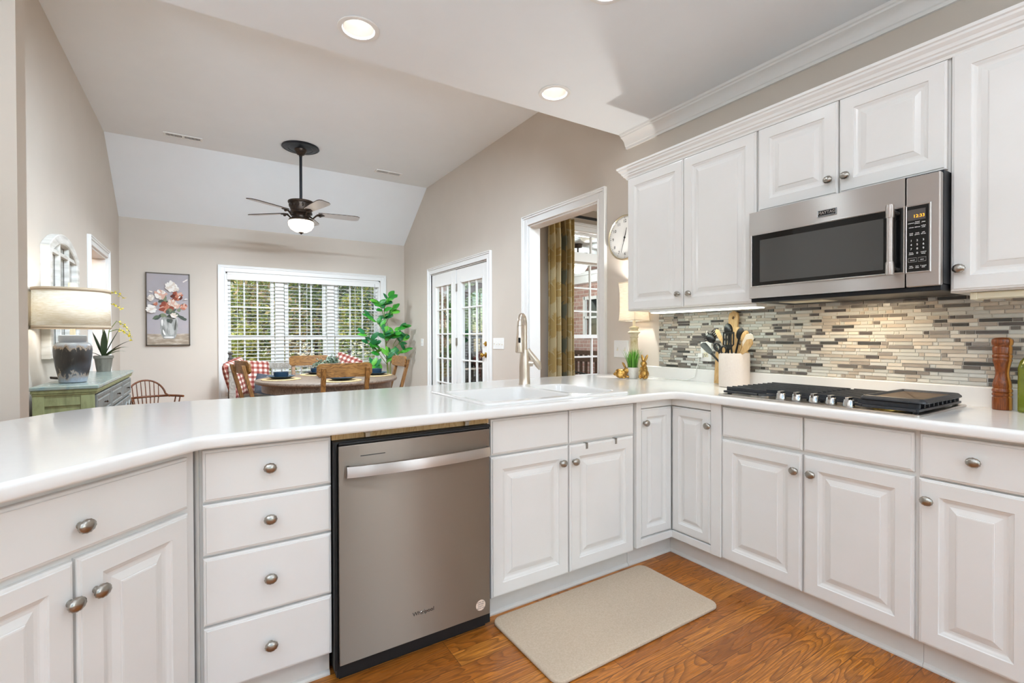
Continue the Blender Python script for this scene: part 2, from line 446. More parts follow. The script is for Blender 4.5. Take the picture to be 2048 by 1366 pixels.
# right wall with passage and french door openings
b = MB()
P0, P1, PZ = 2.957, 3.967, 2.318
D0, D1, DZt = 4.80, 6.44, 2.10
for y0, y1, z0, z1 in ((-2.8, P0, 0, 3.6), (P0, P1, PZ, 3.6), (P1, D0, 0, 3.6), (D0, D1, DZt, 3.6), (D1, BY+.15, 0, 3.6)):
    b.box(WX, y0, z0, WX+.124, y1, z1)
struct('wall_right', b, M['wall'])
# left wall of the dining room, with the hall opening
b = MB(); O0, O1, OZ = 5.765, 6.64, 2.06
for y0, y1, z0, z1 in ((2.84, O0, 0, 3.6), (O0, O1, OZ, 3.6), (O1, BY+.15, 0, 3.6)): b.box(LX-.12, y0, z0, LX, y1, z1)
struct('wall_left', b, M['wall'])
b = MB(); W0, W1, WZ0, WZ1 = .225, 2.33, .47, 2.10
for x0, x1, z0, z1 in ((LX-.12, W0, 0, 3.0), (W1, WX+.124, 0, 3.0), (W0, W1, 0, WZ0), (W0, W1, WZ1, 3.0)): b.box(x0, BY, z0, x1, BY+.15, z1)
struct('wall_back', b, M['wall'])
struct('wall_stub', MB().box(-2.32, 2.722, 0, -.643, 2.842, KZ+.9), M['wall'])
struct('wall_kitchen_left', MB().box(-2.32, -2.72, 0, -2.2, 2.722, KZ+.2), M['wall'])
b = MB()
for a in ((-2.32, -1.6, 0, KZ+.2), (2.0, 2.85, 0, KZ+.2), (-1.6, 2.0, 2.3, KZ+.2)): b.box(a[0], -2.84, a[2], a[1], -2.72, a[3])
struct('wall_kitchen_rear', b, M['wall'])
w4 = tag(bpy.data.objects.new('added_window_4', None), kind='structure'); COL.objects.link(w4)  # unseen rear window, added to let daylight in from behind the camera
b = MB()
for x in (-1.6, -.74, .16, 1.06, 1.94): b.box(x, -2.82, 0, x+.06, -2.74, 2.3)
b.box(-1.6, -2.82, 2.24, 2.0, -2.74, 2.3); b.box(-1.6, -2.82, 0, 2.0, -2.74, .08); b.make('window_frame', M['trim'], w4)
MB().add([(-1.6, -2.78, .05), (2, -2.78, .05), (2, -2.78, 2.27), (-1.6, -2.78, 2.27)], [(0, 1, 2, 3)]).make('pane', M['pane'], w4)
b = MB()
b.box(-2.32, 4.6, 0, -2.2, 7.4, 2.6); b.box(-2.3, 4.5, 0, LX-.12, 4.6, 2.6); b.box(-2.3, 7.3, 0, LX-.12, 7.42, 2.6); b.box(-2.32, 4.5, 2.45, LX-.12, 7.42, 2.6)
struct('wall_hall', b, M['hall'])
lamp('POINT', 'hall_light', (-1.5, 5.6, 2.25), 26, WARM, shadow_soft_size=.12)
struct('roof', MB().box(-3.2, -3, 3.62, 2.95, BY+.25, 3.75), M['trim'])
# baseboards
struct('baseboard_back', MB().box(LX, BY-.016, 0, WX, BY, .13), M['trim'], bevel=.004)
b = MB(); b.box(WX-.016, P1+.1, 0, WX, D0-.1, .13); b.box(WX-.016, D1+.1, 0, WX, BY-.016, .13); b.box(WX-.016, 2.35, 0, WX, P0-.1, .13)
struct('baseboard_right', b, M['trim'], bevel=.004)
b = MB(); b.box(LX, 2.85, 0, LX+.016, O0-.1, .13); b.box(LX, O1+.1, 0, LX+.016, BY-.016, .13)
struct('baseboard_left', b, M['trim'], bevel=.004)

# crown on the kitchen ceiling
cp = [(0, 2.640), (.014, 2.640), (.016, 2.655), (.022, 2.660), (.026, 2.672), (.034, 2.690), (.052, 2.706), (.068, 2.713), (.070, 2.722), (.080, 2.726), (.083, 2.7395), (0, 2.7395)]
struct('trim_1', MB().sweep([(WX, 2.64), (WX, -2.7)], cp), M['trim'], smooth=30)

# casings -----------------------------------------------------------
def casing(mb, mp, u0, u1, z0, z1, w=.092, bottom=False):
    """mp(u, out, z): flat casing with a back band and an inner bead round the opening u0..u1"""
    def fr(i, o, d):
        for a in ((u0-o, u0-i, z0-(o if bottom else 0), z1+o), (u1+i, u1+o, z0-(o if bottom else 0), z1+o), (u0-i, u1+i, z1+i, z1+o)) + (((u0-i, u1+i, z0-o, z0-i),) if bottom else ()):
            vs = [mp(u, dd, z) for dd in (0, d) for z in (a[2], a[3]) for u in (a[0], a[1])]
            mb.add(vs, [(0, 1, 3, 2), (4, 6, 7, 5), (0, 4, 5, 1), (2, 3, 7, 6), (0, 2, 6, 4), (1, 5, 7, 3)])
    fr(.004, .018, .022); fr(.018, w-.03, .015); fr(w-.03, w-.012, .024); fr(w-.012, w, .031)
mR = lambda u, o, z: (WX-o, u, z)
mL = lambda u, o, z: (LX+o, u, z)
mB = lambda u, o, z: (u, BY-o, z)
b = MB(); casing(b, mR, P0, P1, 0, PZ, .1)
b.box(WX-.002, P1-.012, 0, WX+.128, P1+.004, PZ); b.box(WX-.002, P0-.004, 0, WX+.128, P0+.012, PZ); b.box(WX-.002, P0, PZ-.012, WX+.128, P1, PZ+.004)
struct('trim_2', b, M['trim'], bevel=.003)
b = MB(); casing(b, mR, D0, D1, 0, DZt, .092); struct('trim_3', b, M['trim'], bevel=.003)
b = MB(); casing(b, mL, O0, O1, 0, OZ, .085)
b.box(LX-.122, O0-.004, 0, LX+.002, O0+.012, OZ); b.box(LX-.122, O1-.012, 0, LX+.002, O1+.004, OZ); b.box(LX-.122, O0, OZ-.012, LX+.002, O1, OZ+.004)
struct('trim_4', b, M['trim'], bevel=.003)

# dining window ------------------------------------------------------
win = tag(bpy.data.objects.new('window_1', None), kind='structure'); COL.objects.link(win)
b = MB(); casing(b, mB, W0, W1, WZ0, WZ1, .092, True); b.make('window_casing', M['trim'], win, bevel=.003)
MULL = [(W0, .837), (.947, 1.543), (1.644, W1)]
b = MB(); b.box(W0, BY-.03, WZ0-.03, W1, BY+.13, WZ0)
for x0, x1 in ((.837, .947), (1.543, 1.644)): b.box(x0, BY+.06, WZ0, x1, BY+.14, WZ1)
b.box(W0, BY, WZ0, W0+.02, BY+.15, WZ1); b.box(W1-.02, BY, WZ0, W1, BY+.15, WZ1); b.box(W0, BY, WZ1-.02, W1, BY+.15, WZ1)
b.make('window_frame', M['trim'], win)
def sash(parent, x0, x1, z0, z1, y, cols, rows, rail=.045, mp=None, mat_=None):
    mp = mp or (lambda x, y_, z: (x, y_, z)); s = MB(); q = MB()
    def bx(a, c, d, e, t=.02):
        s.add([mp(x, yy, z) for yy in (y-t, y+t) for z in (d, e) for x in (a, c)],
              [(0, 1, 3, 2), (4, 6, 7, 5), (0, 4, 5, 1), (2, 3, 7, 6), (0, 2, 6, 4), (1, 5, 7, 3)])
    bx(x0, x0+rail, z0, z1); bx(x1-rail, x1, z0, z1); bx(x0+rail, x1-rail, z0, z0+rail); bx(x0+rail, x1-rail, z1-rail, z1)
    gx0, gx1, gz0, gz1 = x0+rail, x1-rail, z0+rail, z1-rail
    for i in range(1, cols): c = gx0+(gx1-gx0)*i/cols; bx(c-.010, c+.010, gz0, gz1, .012)
    for i in range(1, rows): c = gz0+(gz1-gz0)*i/rows; bx(gx0, gx1, c-.010, c+.010, .0112)
    o = s.make('sash', mat_ or M['trim'], parent)
    q.add([mp(x, y, z) for z in (gz0, gz1) for x in (gx0, gx1)], [(0, 1, 3, 2)]); q.make('pane', M['pane'], o)
    return o
for x0, x1 in MULL:
    sash(win, x0+.015, x1-.015, 1.20, WZ1-.02, BY+.115, 3, 2)
    sash(win, x0+.015, x1-.015, WZ0, 1.235, BY+.075, 3, 2)
# wide white blind
bl = thing('window_blind', 'white wide-slat horizontal blind, slats open, across the triple dining window', 'blind', (1.28, BY, WZ0))
b = MB(); z = WZ1-.16
while z > WZ0+.04:
    b.sheet(lambda u, v, z=z: (W0+.025+(W1-W0-.05)*u, BY+.008+.042*v, z+.004*sin(pi*v)+.003*v), 1, 4); z -= .0505
b.make('slats', M['white'], bl, world=True, solid=.0028)
b = MB(); b.box(W0+.012, BY-.012, WZ1-.10, W1-.012, BY+.006, WZ1-.012); b.box(W0+.012, BY-.018, WZ1-.03, W1-.012, BY-.01, WZ1-.012); b.box(W0+.02, BY+.006, WZ1-.07, W1-.02, BY+.055, WZ1-.02)
b.make('valance', M['trim'], bl, world=True, bevel=.003)
MB().box(W0+.025, BY+.01, WZ0+.004, W1-.025, BY+.05, WZ0+.022).make('bottom_rail', M['trim'], bl, world=True, bevel=.003)
b = MB()
for x in (.36, .60, .79, 1.0, 1.25, 1.49, 1.70, 1.95, 2.2):
    for y in (BY+.009, BY+.049): b.box(x-.0012, y-.0012, WZ0+.01, x+.0012, y+.0012, WZ1-.05)
b.make('ladder_cords', M['white'], bl, world=True)
b = MB(); b.cyl((2.245, BY-.012, WZ1-.05), (2.245, BY-.012, 1.86), .0015, n=6); b.lathe([(.003, .03), (.006, .026), (.006, 0), (.002, -.004)], (2.245, BY-.012, 1.83), 8)
b.make('pull_cord', M['darkmetal'], bl, world=True)

# french doors --------------------------------------------------------
def french(name, y0, y1, active):
    d = tag(bpy.data.objects.new(name, None), kind='structure'); COL.objects.link(d); d.location = (WX+.03, (y0+y1)/2, 0)
    WM[d.name] = Matrix.Translation(d.location)
    inv = wm(d).inverted()
    mp = lambda u, o, z: inv @ Vector((WX+.03+o, u, z))
    s = MB(); q = MB(); zt = DZt-.02 if active else DZt-.012
    def bx(u0, u1, z0, z1, o0=-.022, o1=.022):
        s.add([mp(u, o, z) for o in (o0, o1) for z in (z0, z1) for u in (u0, u1)], [(0, 1, 3, 2), (4, 6, 7, 5), (0, 4, 5, 1), (2, 3, 7, 6), (0, 2, 6, 4), (1, 5, 7, 3)])
    st = .125; g0, g1, gz0, gz1 = y0+st, y1-st, .25, zt-.165
    bx(y0, g0, .01, zt); bx(g1, y1, .01, zt); bx(g0, g1, .01, gz0); bx(g0, g1, gz1, zt)
    for a in ((g0-.012, g0+.012, gz0-.012, gz1+.012), (g1-.012, g1+.012, gz0-.012, gz1+.012), (g0, g1, gz0-.012, gz0+.012), (g0, g1, gz1-.012, gz1+.012)): bx(*a, -.028, .028)
    for i in (1, 2): c = g0+(g1-g0)*i/3; bx(c-.009, c+.009, gz0, gz1, -.012, .012)
    for i in range(1, 5): c = gz0+(gz1-gz0)*i/5; bx(g0, g1, c-.009, c+.009, -.0112, .0112)
    s.make('door_leaf', M['trim'], d, bevel=.002)
    q.add([mp(u, 0, z) for z in (gz0, gz1) for u in (g0, g1)], [(0, 1, 3, 2)]); q.make('pane', M['pane'], d)
    if active:
        k = MB(); k.lathe([(.031, 0), (.031, .004), (.014, .008), (.011, .03), (.02, .038), (.028, .052), (.024, .064), (.0001, .068)], mp(y0+.062, -.022, 1.0), 20, axis='x')
        k.make('door_knob', M['brass'], d, smooth=40)
        k = MB(); k.lathe([(.029, 0), (.029, .006), (.02, .014), (.0001, .014)], mp(y0+.062, -.022, 1.13), 20, axis='x'); k.box(*mp(y0+.045, -.036, 1.125), *mp(y0+.079, -.05, 1.135))
        k.make('deadbolt', M['brass'], d, smooth=40)
        k = MB()
        k.box(*mp(y0-.012, -.03, 1.955), *mp(y0+.016, -.024, 2.05))
        k.make('door_sensor', M['white'], d)
        k = MB()
        for z in (.35, 1.10, 1.80): k.cyl(mp(y1+.004, -.03, z), mp(y1+.004, -.03, z+.1), .008); k.box(*mp(y1-.02, -.026, z), *mp(y1+.03, -.022, z+.1))
        k.make('hinge', M['nickel'], d)
    return d
french('door_1', D0+.006, 5.635, True); french('door_2', 5.655, D1-.006, False)
b = MB(); b.box(WX+.05, 5.635, 0, WX+.1, 5.655, DZt); b.box(WX, D0-.01, 0, WX+.124, D0, DZt+.01); b.box(WX, D1, 0, WX+.124, D1+.01, DZt+.01); b.box(WX, D0, DZt-.008, WX+.124, D1, DZt+.012)
struct('trim_5', b, M['trim'])

# ================================================================== sunroom beyond the passage
SX, SY, SZ = 5.0, 4.35, 2.72
b = MB()
b.box(2.854, SY, 0, 3.52, SY+.14, SZ+.1); b.box(4.75, SY, 0, SX+.1, SY+.14, SZ+.1); b.box(3.52, SY, 0, 4.75, SY+.14, .45); b.box(3.52, SY, 2.48, 4.75, SY+.14, SZ+.1)
b.box(SX, 1.6, 0, SX+.12, SY, .5); b.box(SX, 1.6, 2.4, SX+.12, SY, SZ+.1); b.box(2.854, 1.5, 0, SX+.12, 1.6, SZ+.1)
struct('wall_sunroom', b, M['wall'])
lamp('AREA', 'added_sunroom_fill', (4.1, 2.9, 2.66), 45, NEUT, shape='DISK', size=.4)  # unseen ceiling fill, added to brighten the curtain and sunroom
struct('ceiling_sunroom', MB().box(2.854, 1.5, SZ, SX+.12, SY+.14, SZ+.1), M['ceil'])
w2 = tag(bpy.data.objects.new('window_2', None), kind='structure'); COL.objects.link(w2)
b = MB(); mS = lambda u, o, z: (u, SY-o, z)
casing(b, mS, 3.55, 4.72, .48, 2.45, .092, True)
b.box(3.55, SY+.02, 2.10, 4.72, SY+.12, 2.18)
b.make('window_casing', M['trim'], w2, bevel=.003)
sash(w2, 3.55, 4.72, 2.18, 2.45, SY+.07, 3, 1, .035)
sash(w2, 3.55, 4.72, 1.19, 2.12, SY+.09, 3, 3, .045)
sash(w2, 3.55, 4.72, .48, 1.235, SY+.06, 3, 3, .045)

# curtain and rod
cu = thing('curtain', 'gold damask curtain with a dark teal stripe hanging in the sunroom beyond the passage', 'curtain', (3.36, SY-.11, .02))
lamp('POINT', 'porch_fan_lamp', (4.75, 5.6, 2.0), 95, NEUT, shadow_soft_size=.12)
def damask(name, c0, c1):
    m = mat(name, c0, .75, spec=.3); n = N(m)
    at = n.new('Attribute', attribute_name='Col'); sx = n.new('SeparateColor'); n.link(at.outputs['Color'], sx.inputs[0])
    u = n.math('SUBTRACT', n.math('FRACT', n.math('ADD', n.math('MULTIPLY', sx.outputs[0], 2.2), .1)), .5)
    row = n.math('MULTIPLY', sx.outputs[1], 6.6)
    v_ = n.math('MULTIPLY', n.math('SUBTRACT', n.math('FRACT', row), .42), 1.5)
    a_ = n.math('ARCTAN2', u, v_); r_ = n.math('SQRT', n.math('ADD', n.math('MULTIPLY', u, u), n.math('MULTIPLY', v_, v_)))
    lobe = n.math('ADD', .30, n.math('MULTIPLY', .26, n.math('ABSOLUTE', n.math('COSINE', n.math('MULTIPLY', a_, 3.5)))))
    d_ = n.math('SUBTRACT', r_, lobe); vein = n.math('ABSOLUTE', n.math('SINE', n.math('MULTIPLY', a_, 7.0)))
    fine = n.noise(n.coord((90, 90, 60)), 1.0, 2)
    f = n.math('ADD', d_, n.math('ADD', n.math('MULTIPLY', n.math('SUBTRACT', fine, .5), .35), n.math('MULTIPLY', n.math('LESS_THAN', vein, .25), .12)))
    n.color(n.ramp(n.math('ADD', f, .5), [(.36, c1), (.50, c1), (.56, c0), (.9, c0)])); return m
M['damask'] = damask('gold_damask', 'b2a37f', 'a28a57'); M['damask2'] = damask('teal_damask', '4a4a3c', '6e5a34')
cb = MB(); NU, NV = 150, 60; x0, x1 = 3.185, 3.53
stripe = []
for j in range(NV+1):
    v = j/NV; z = .02+(2.545-.02)*v; top = min(1, max(0, (v-.90)/.1))
    for i in range(NU+1):
        u = i/NU; ph = 2*pi*(4.6*u+.12*sin(5*v+8*u)*(1-v))
        amp = .045*(1-.55*top)
        cb.v.append((x0+(x1-x0)*u+.006*sin(3*v+u*9)*(1-top), SY-.11+amp*sin(ph)+.006*top*sin(ph*3), z))
for j in range(NV):
    for i in range(NU):
        a = j*(NU+1)+i; cb.f.append((a, a+1, a+NU+2, a+NU+1)); u = i/NU
        cb.m.append(1 if (.50 < u < .70) else 0); stripe.append((u, j/NV, 0, 1))
# per-corner cloth coordinates for the woven figure
o = cb.make('curtain_cloth', [M['damask'], M['damask2']], cu, world=True, smooth=80, solid=.003)
at_ = o.data.color_attributes.new('Col', 'FLOAT_COLOR', 'CORNER')
for p in o.data.polygons:
    for li, vi in zip(p.loop_indices, p.vertices):
        at_.data[li].color = ((vi % (NU+1))/NU, (vi//(NU+1))/NV, 0, 1)
rodt = thing('curtain_rod', 'black iron curtain rod above the sunroom window', 'curtain rod', (3.2, SY-.1, 2.575))
b = MB(); b.cyl((3.2, SY-.11, 2.585), (4.9, SY-.11, 2.585), .017, n=14); b.ell((3.2, SY-.11, 2.585), (.03, .03, .03), 12, 8)
b.make('rod', M['black'], rodt, world=True, smooth=50)
for x in (3.30, 4.70): MB().box(x, SY-.11, 2.57, x+.03, SY, 2.60).make('bracket', M['black'], rodt, world=True)

# ================================================================== outdoors: porch, neighbouring wing, yard
struct('ground', MB().box(-30, 7.9, -.9, 45, 60, -.8).box(6.5, -8, -.9, 45, 8, -.8), M['lawn'])
M['deck'] = wood('deck_board', '7b6a58', '6d5c4b', '574839', (3, 20, 3), .7)
struct('porch_floor', MB().box(2.86, 4.5, -.12, 6.0, 9.4, -.02), M['deck'])
def brickmat(name, a, bcol, mort):
    m = mat(name, a, .9, spec=.2); n = N(m); v = n.coord((1, 1, 1))
    sx = n.new('SeparateXYZ'); n.link(v, sx.inputs[0]); cb_ = n.new('CombineXYZ')
    n.link(n.math('ADD', sx.outputs[0], sx.outputs[1]), cb_.inputs[0]); n.link(sx.outputs[2], cb_.inputs[1])
    br = n.new('TexBrick'); br.inputs['Scale'].default_value = 1; br.inputs['Brick Width'].default_value = .21; br.inputs['Row Height'].default_value = .072
    br.inputs['Mortar Size'].default_value = .006; br.inputs['Color1'].default_value = C(a); br.inputs['Color2'].default_value = C(bcol); br.inputs['Mortar'].default_value = C(mort)
    n.link(cb_.outputs[0], br.inputs['Vector']); f = n.noise(v, 14, 3)
    n.color(n.mix(n.ramp(f, [(.4, 0.0), (.7, .4)]), br.outputs['Color'], 'd9c4b6')); return m
M['brick'] = brickmat('rose_brick', 'c79e91', 'ad8175', 'd3c8bd')
M['bead'] = mat('beadboard', 'dfe3e3', .5)
b = MB()
for y0, y1, z0, z1 in ((4.5, 6.5, -.9, 2.5), (6.5, 6.87, -.9, 1.22), (6.5, 6.87, 1.93, 2.5), (6.87, 9.4, -.9, 2.5)): b.box(6.0, y0, z0, 6.2, y1, z1)
struct('wall_porch', b, M['brick'])
w3 = tag(bpy.data.objects.new('window_3', None), kind='structure'); COL.objects.link(w3)
b = MB()
for a in ((6.47, 6.52, 1.19, 1.96), (6.85, 6.90, 1.19, 1.96), (6.5, 6.87, 1.19, 1.25), (6.5, 6.87, 1.90, 1.96), (6.5, 6.87, 1.55, 1.59)): b.box(5.97, a[0], a[2], 6.03, a[1], a[3])
b.make('window_frame', M['white'], w3)
b = MB(); z = 1.27
while z < 1.9: b.box(6.09, 6.52, z, 6.12, 6.85, z+.026); z += .04
b.make('blind', M['white'], w3); MB().box(6.05, 6.52, 1.22, 6.054, 6.85, 1.93).make('pane', M['darkglass'], w3)
b = MB(); b.box(2.86, 4.5, 2.62, 6.6, 8.6, 2.7); x = 2.9
while x < 6.5: b.box(x, 4.5, 2.612, x+.06, 8.6, 2.62); x += .075
struct('porch_ceiling', b, M['bead'])
struct('trim_6', MB().box(5.80, 4.5, 2.19, 6.05, 8.7, 2.32).box(5.72, 4.5, 2.32, 6.05, 8.7, 2.38), M['trim'])
struct('porch_beam', MB().box(2.86, 8.45, 2.3, 6.2, 8.65, 2.62), M['trim'])
b = MB(); b.box(3.45, 8.35, -.12, 3.84, 8.75, 2.30); struct('porch_column', b, M['brick'])
# railing
rl = thing('porch_railing', 'dark brown wooden railing along the porch edge beyond the French doors', 'railing', (4.6, 8.6, -.02))
M['railwood'] = wood('dark_stained_wood', '54392a', '48301f', '332116', (4, 4, 12), .6)
b = MB(); b.box(2.9, 8.52, .86, 3.45, 8.66, .92); b.box(3.84, 8.52, .86, 5.98, 8.66, .92); b.box(2.9, 8.57, .08, 3.45, 8.61, .14); b.box(3.84, 8.57, .08, 5.98, 8.61, .14)
b.make('rail', M['railwood'], rl, world=True)
x = 3.0
while x < 5.95:
    if not 3.40 < x < 3.86: MB().box(x, 8.57, .14, x+.035, 8.61, .86).make('baluster', M['railwood'], rl, world=True)
    x += .13
rl2 = thing('porch_railing', 'dark wooden railing in front of the brick wall, seen past the curtain', 'railing', (5.5, 6.6, -.02))
b = MB(); b.box(5.52, 4.6, .90, 5.62, 8.5, .97); b.box(5.54, 4.6, .78, 5.59, 8.5, .86); b.box(5.55, 4.6, .08, 5.59, 8.5, .14); b.make('rail', M['railwood'], rl2, world=True)
y = 5.3
while y < 7.3: MB().box(5.55, y, .14, 5.59, y+.035, .9).make('baluster', M['railwood'], rl2, world=True); y += .13
# covered smoker grill
gr = thing('kettle_grill', 'dark domed grill with a covered lower cart on the porch', 'grill', (3.95, 7.55, -.02))
b = MB(); b.lathe([(.36, 0), (.36, .03), (.345, .13), (.28, .25), (.16, .33), (.0001, .35)], (3.95, 7.55, .98), 28); b.make('lid', M['darkmetal'], gr, world=True, smooth=40)
b = MB(); b.lathe([(.10, 0), (.22, .08), (.34, .25), (.36, .3)], (3.95, 7.55, .68), 28); b.make('bowl', M['darkmetal'], gr, world=True, smooth=40)
b = MB(); b.box(3.62, 7.25, -.02, 4.28, 7.85, .66); b.make('cart_cover', M['black'], gr, world=True, bevel=.03)
b = MB(); b.box(3.5, 7.2, .66, 4.4, 7.9, .69); b.make('shelf', M['steel'], gr, world=True)
# wrought trellis near the wall
tl = thing('garden_trellis', 'black wrought iron scroll trellis on the porch by the brick column', 'trellis', (3.56, 8.05, -.02))
b = MB()
for k in range(4): b.cyl((3.41+.1*k, 8.05, -.02), (3.41+.1*k, 8.05, 1.55+.1*(1 if k in (1, 2) else 0)), .008, n=6)
for zz in (.3, .8, 1.3): b.tube([(3.41+.30*t/24, 8.05, zz+.09*sin(4*pi*t/24)) for t in range(25)], .007, 5)
b.tube([(3.56-.15*cos(pi*t/16), 8.05, 1.55+.14*sin(pi*t/16)) for t in range(17)], .009, 6)
b.make('ironwork', M['black'], tl, world=True)
# patio chair
pc = thing('patio_chair', 'dark sling patio chair on the porch, low in the passage window', 'chair', (4.85, 6.0, -.02), radians(20))
b = MB(); b.box(-.27, -.25, .42, .27, .25, .45); b.make('seat', M['black'], pc, bevel=.01)
b = MB(); b.sheet(lambda u, v: (-.27+.54*u, .24+.16*v+.03*sin(pi*u), .45+.58*v), 8, 8); b.make('backrest', M['black'], pc, solid=.02)
for sx in (-1, 1):
    for sy in (-1, 1):
        MB().cyl((.26*sx, .22*sy, .44), (.28*sx, .26*sy, 0), .014, n=8).make('leg', M['black'], pc)
    b = MB(); b.tube([(.29*sx, .34, .62), (.29*sx, .05, .66), (.29*sx, -.24, .62), (.28*sx, -.25, .44)], .014, 8); b.make('armrest', M['black'], pc)
# porch ceiling fan and light
pf = thing('porch_ceiling_fan', 'dark porch ceiling fan with a frosted bowl light, seen through the sunroom window', 'ceiling fan', (4.75, 5.6, 2.61))
c0 = Vector((4.75, 5.6, 0))
b = MB(); b.lathe([(.07, 0), (.06, -.05), (.012, -.06), (.012, -.16), (.1, -.18), (.12, -.26), (.07, -.30)], c0+Vector((0, 0, 2.61)), 20); b.make('motor', M['bronze'], pf, world=True, smooth=40)
b = MB(); b.lathe([(.15, 0), (.145, -.05), (.10, -.11), (.03, -.14), (.0001, -.145)], c0+Vector((0, 0, 2.31)), 24); b.make('light_bowl', M['bowl2'], pf, world=True, smooth=50)
for k in range(5):
    a = radians(20+72*k); b = MB(); d = Vector((cos(a), sin(a), 0)); q = Vector((-sin(a), cos(a), 0)); p = c0+Vector((0, 0, 2.37))
    b.add([p+d*.14+q*.03, p+d*.6+q*.065, p+d*.6-q*.065, p+d*.14-q*.03], [(0, 1, 2, 3)]); b.make('blade', M['bronze'], pf, world=True, solid=.01)
ps = thing('porch_downlight', 'small round porch light on the white beadboard ceiling', 'light', (4.55, 5.15, 2.61))
b = MB(); b.lathe([(.11, 0), (.10, -.03), (.06, -.06), (.0001, -.07)], (4.55, 5.15, 2.612), 20); b.make('light_dome', M['bowl2'], ps, world=True, smooth=50)

ab = MB()
for k in range(24):
    a0, a1 = pi*.5*k/24, pi*.5*(k+1)/24
    q = [(4.22+1.2*(1-cos(a)), 1.75+.58*sin(a)) for a in (a0, a1)]; q += [(4.22-.10+1.3*(1-cos(a)), 1.75+.69*sin(a)) for a in (a1, a0)]
    ab.add([(x, y, z) for y in (8.46, 8.58) for x, z in q], [(0, 1, 2, 3), (7, 6, 5, 4), (0, 4, 5, 1), (2, 6, 7, 3)])
struct('porch_arch', ab, M['railwood'])  # arch is dark from shade, put here into the wood colour
# trees ---------------------------------------------------------------
def tree(label, x, y, h, r, pal, nleaf, base=-.8, lean=0.0, crown0=.25, seed=1, lsz=.14, group=None, cat='tree', name='yard_tree'):
    rd = random.Random(seed); t = thing(name, label, cat, (x, y, base), group=group)
    b = MB(); tr = [Vector((x+lean*k/8*h*.2+.06*rd.uniform(-1, 1), y+.06*rd.uniform(-1, 1), base+h*k/8)) for k in range(9)]
    b.tube(tr, [max(.015, .028*h*(1-k/8.6)*.5) for k in range(9)], 8); tips = []
    nb = int(h*5)
    for i in range(nb):
        f = crown0+(1-crown0)*(i+.5)/nb; k = min(7, int(f*8)); p = tr[k].lerp(tr[k+1], f*8-k)
        a = rd.uniform(0, 2*pi); L = r*(1.1-.75*f)*rd.uniform(.6, 1.15)
        q = [p+Vector((cos(a), sin(a), .35))*L*s+Vector((rd.uniform(-.1, .1), rd.uniform(-.1, .1), rd.uniform(-.08, .1)))*L*s for s in (0, .35, .7, 1)]
        b.tube(q, [.022, .016, .010, .004], 5); tips += [(q[1], L), (q[2], L), (q[3], L), (q[2].lerp(q[3], .5), L)]
        for _ in range(3):
            s0 = q[1].lerp(q[3], rd.random()); e = s0+Vector((rd.uniform(-1, 1), rd.uniform(-1, 1), rd.uniform(-.3, .8)))*L*.4
            b.tube([s0, s0.lerp(e, .5)+Vector((0, 0, .03)), e], [.009, .006, .003], 4); tips.append((e, L))
    b.make('trunk', M['bark'], t, world=True)
    if nleaf:
        nleaf = int(nleaf*1.3)
        c = MB(); cols = []
        for i in range(nleaf):
            p, L = rd.choice(tips); p = p+Vector((rd.gauss(0, 1), rd.gauss(0, 1), rd.gauss(0, .7)))*L*.22
            d = Vector((rd.gauss(0, 1), rd.gauss(0, 1), rd.gauss(0, .6))).normalized(); s = d.cross(Vector((rd.gauss(0, 1), rd.gauss(0, 1), rd.gauss(0, 1)))).normalized()
            l = lsz*rd.uniform(.6, 1.4); w_ = l*.33
            c.add([p-d*l*.5, p+s*w_*.5, p+d*l*.5, p-s*w_*.5], [(0, 1, 2, 3)])
            q = C(rd.choice(pal)); k = rd.uniform(.75, 1.2); cols.append((q[0]*k, q[1]*k, q[2]*k, 1))
        o = c.make('crown', M['treeleaf'], t, world=True, col=cols); o['kind'] = 'stuff'
    return t
YG = ['b9ba68', 'a3a95c', 'cfc878', '949e58', 'bfae6a']; GR = ['84986a', '92a670', '70865c', 'a3b17a']; OR = ['b99a70', 'a88a66', 'c9b080', '9f9068']; GY = ['a5a598', '959b8c', 'b2b6a6', '8b9084']
tree('leafy evergreen tree seen through the upper left of the dining window', 1.0, 15.5, 7.0, 2.3, GR+YG, 9000, seed=2)
tree('yellow-green shrub low outside the left part of the dining window', .9, 11.6, 2.2, 1.0, YG, 3500, seed=3, crown0=.1, cat='shrub', name='yard_shrub', lsz=.11)
tree('bare dark-limbed tree outside the left dining window pane', 1.55, 13.0, 5.2, 1.5, OR, 700, seed=4)
tree('tall grey-leaved tree behind the middle of the dining window', 3.3, 17.5, 7.5, 2.4, GY+GR, 6000, seed=5)
tree('yellow-green shrub outside the middle of the dining window', 2.9, 12.4, 2.9, 1.1, YG+GR, 3800, seed=6, crown0=.1, cat='shrub', name='yard_shrub', lsz=.11)
tree('grey twiggy thicket low outside the right part of the dining window', 3.9, 11.8, 2.3, 1.2, GY, 1100, seed=7, crown0=.08, cat='shrub', name='yard_shrub', lsz=.09)
tree('green and olive tree outside the right of the dining window', 4.9, 15.0, 6.4, 2.1, GR+YG+GY, 7000, seed=8)
tree('large bright green tree in the yard behind the far French door', 6.2, 14.5, 4.6, 1.9, GR+['7fa04a', '92b058'], 8000, seed=9, crown0=.12)
tree('broad green tree in the yard behind the near French door', 9.6, 18.5, 5.2, 2.8, GR+['7fa04a', '92b058'], 9000, seed=10, crown0=.15)
tree('thin pine with sparse needles against the sky above the French doors', 6.9, 15.5, 8.0, 1.4, GR, 1500, seed=11, crown0=.5)
tree('brown woodland tree far behind the dining window, left of centre', -.8, 21, 9, 3.2, OR+GY+YG, 6000, seed=12, lsz=.3, crown0=.06)
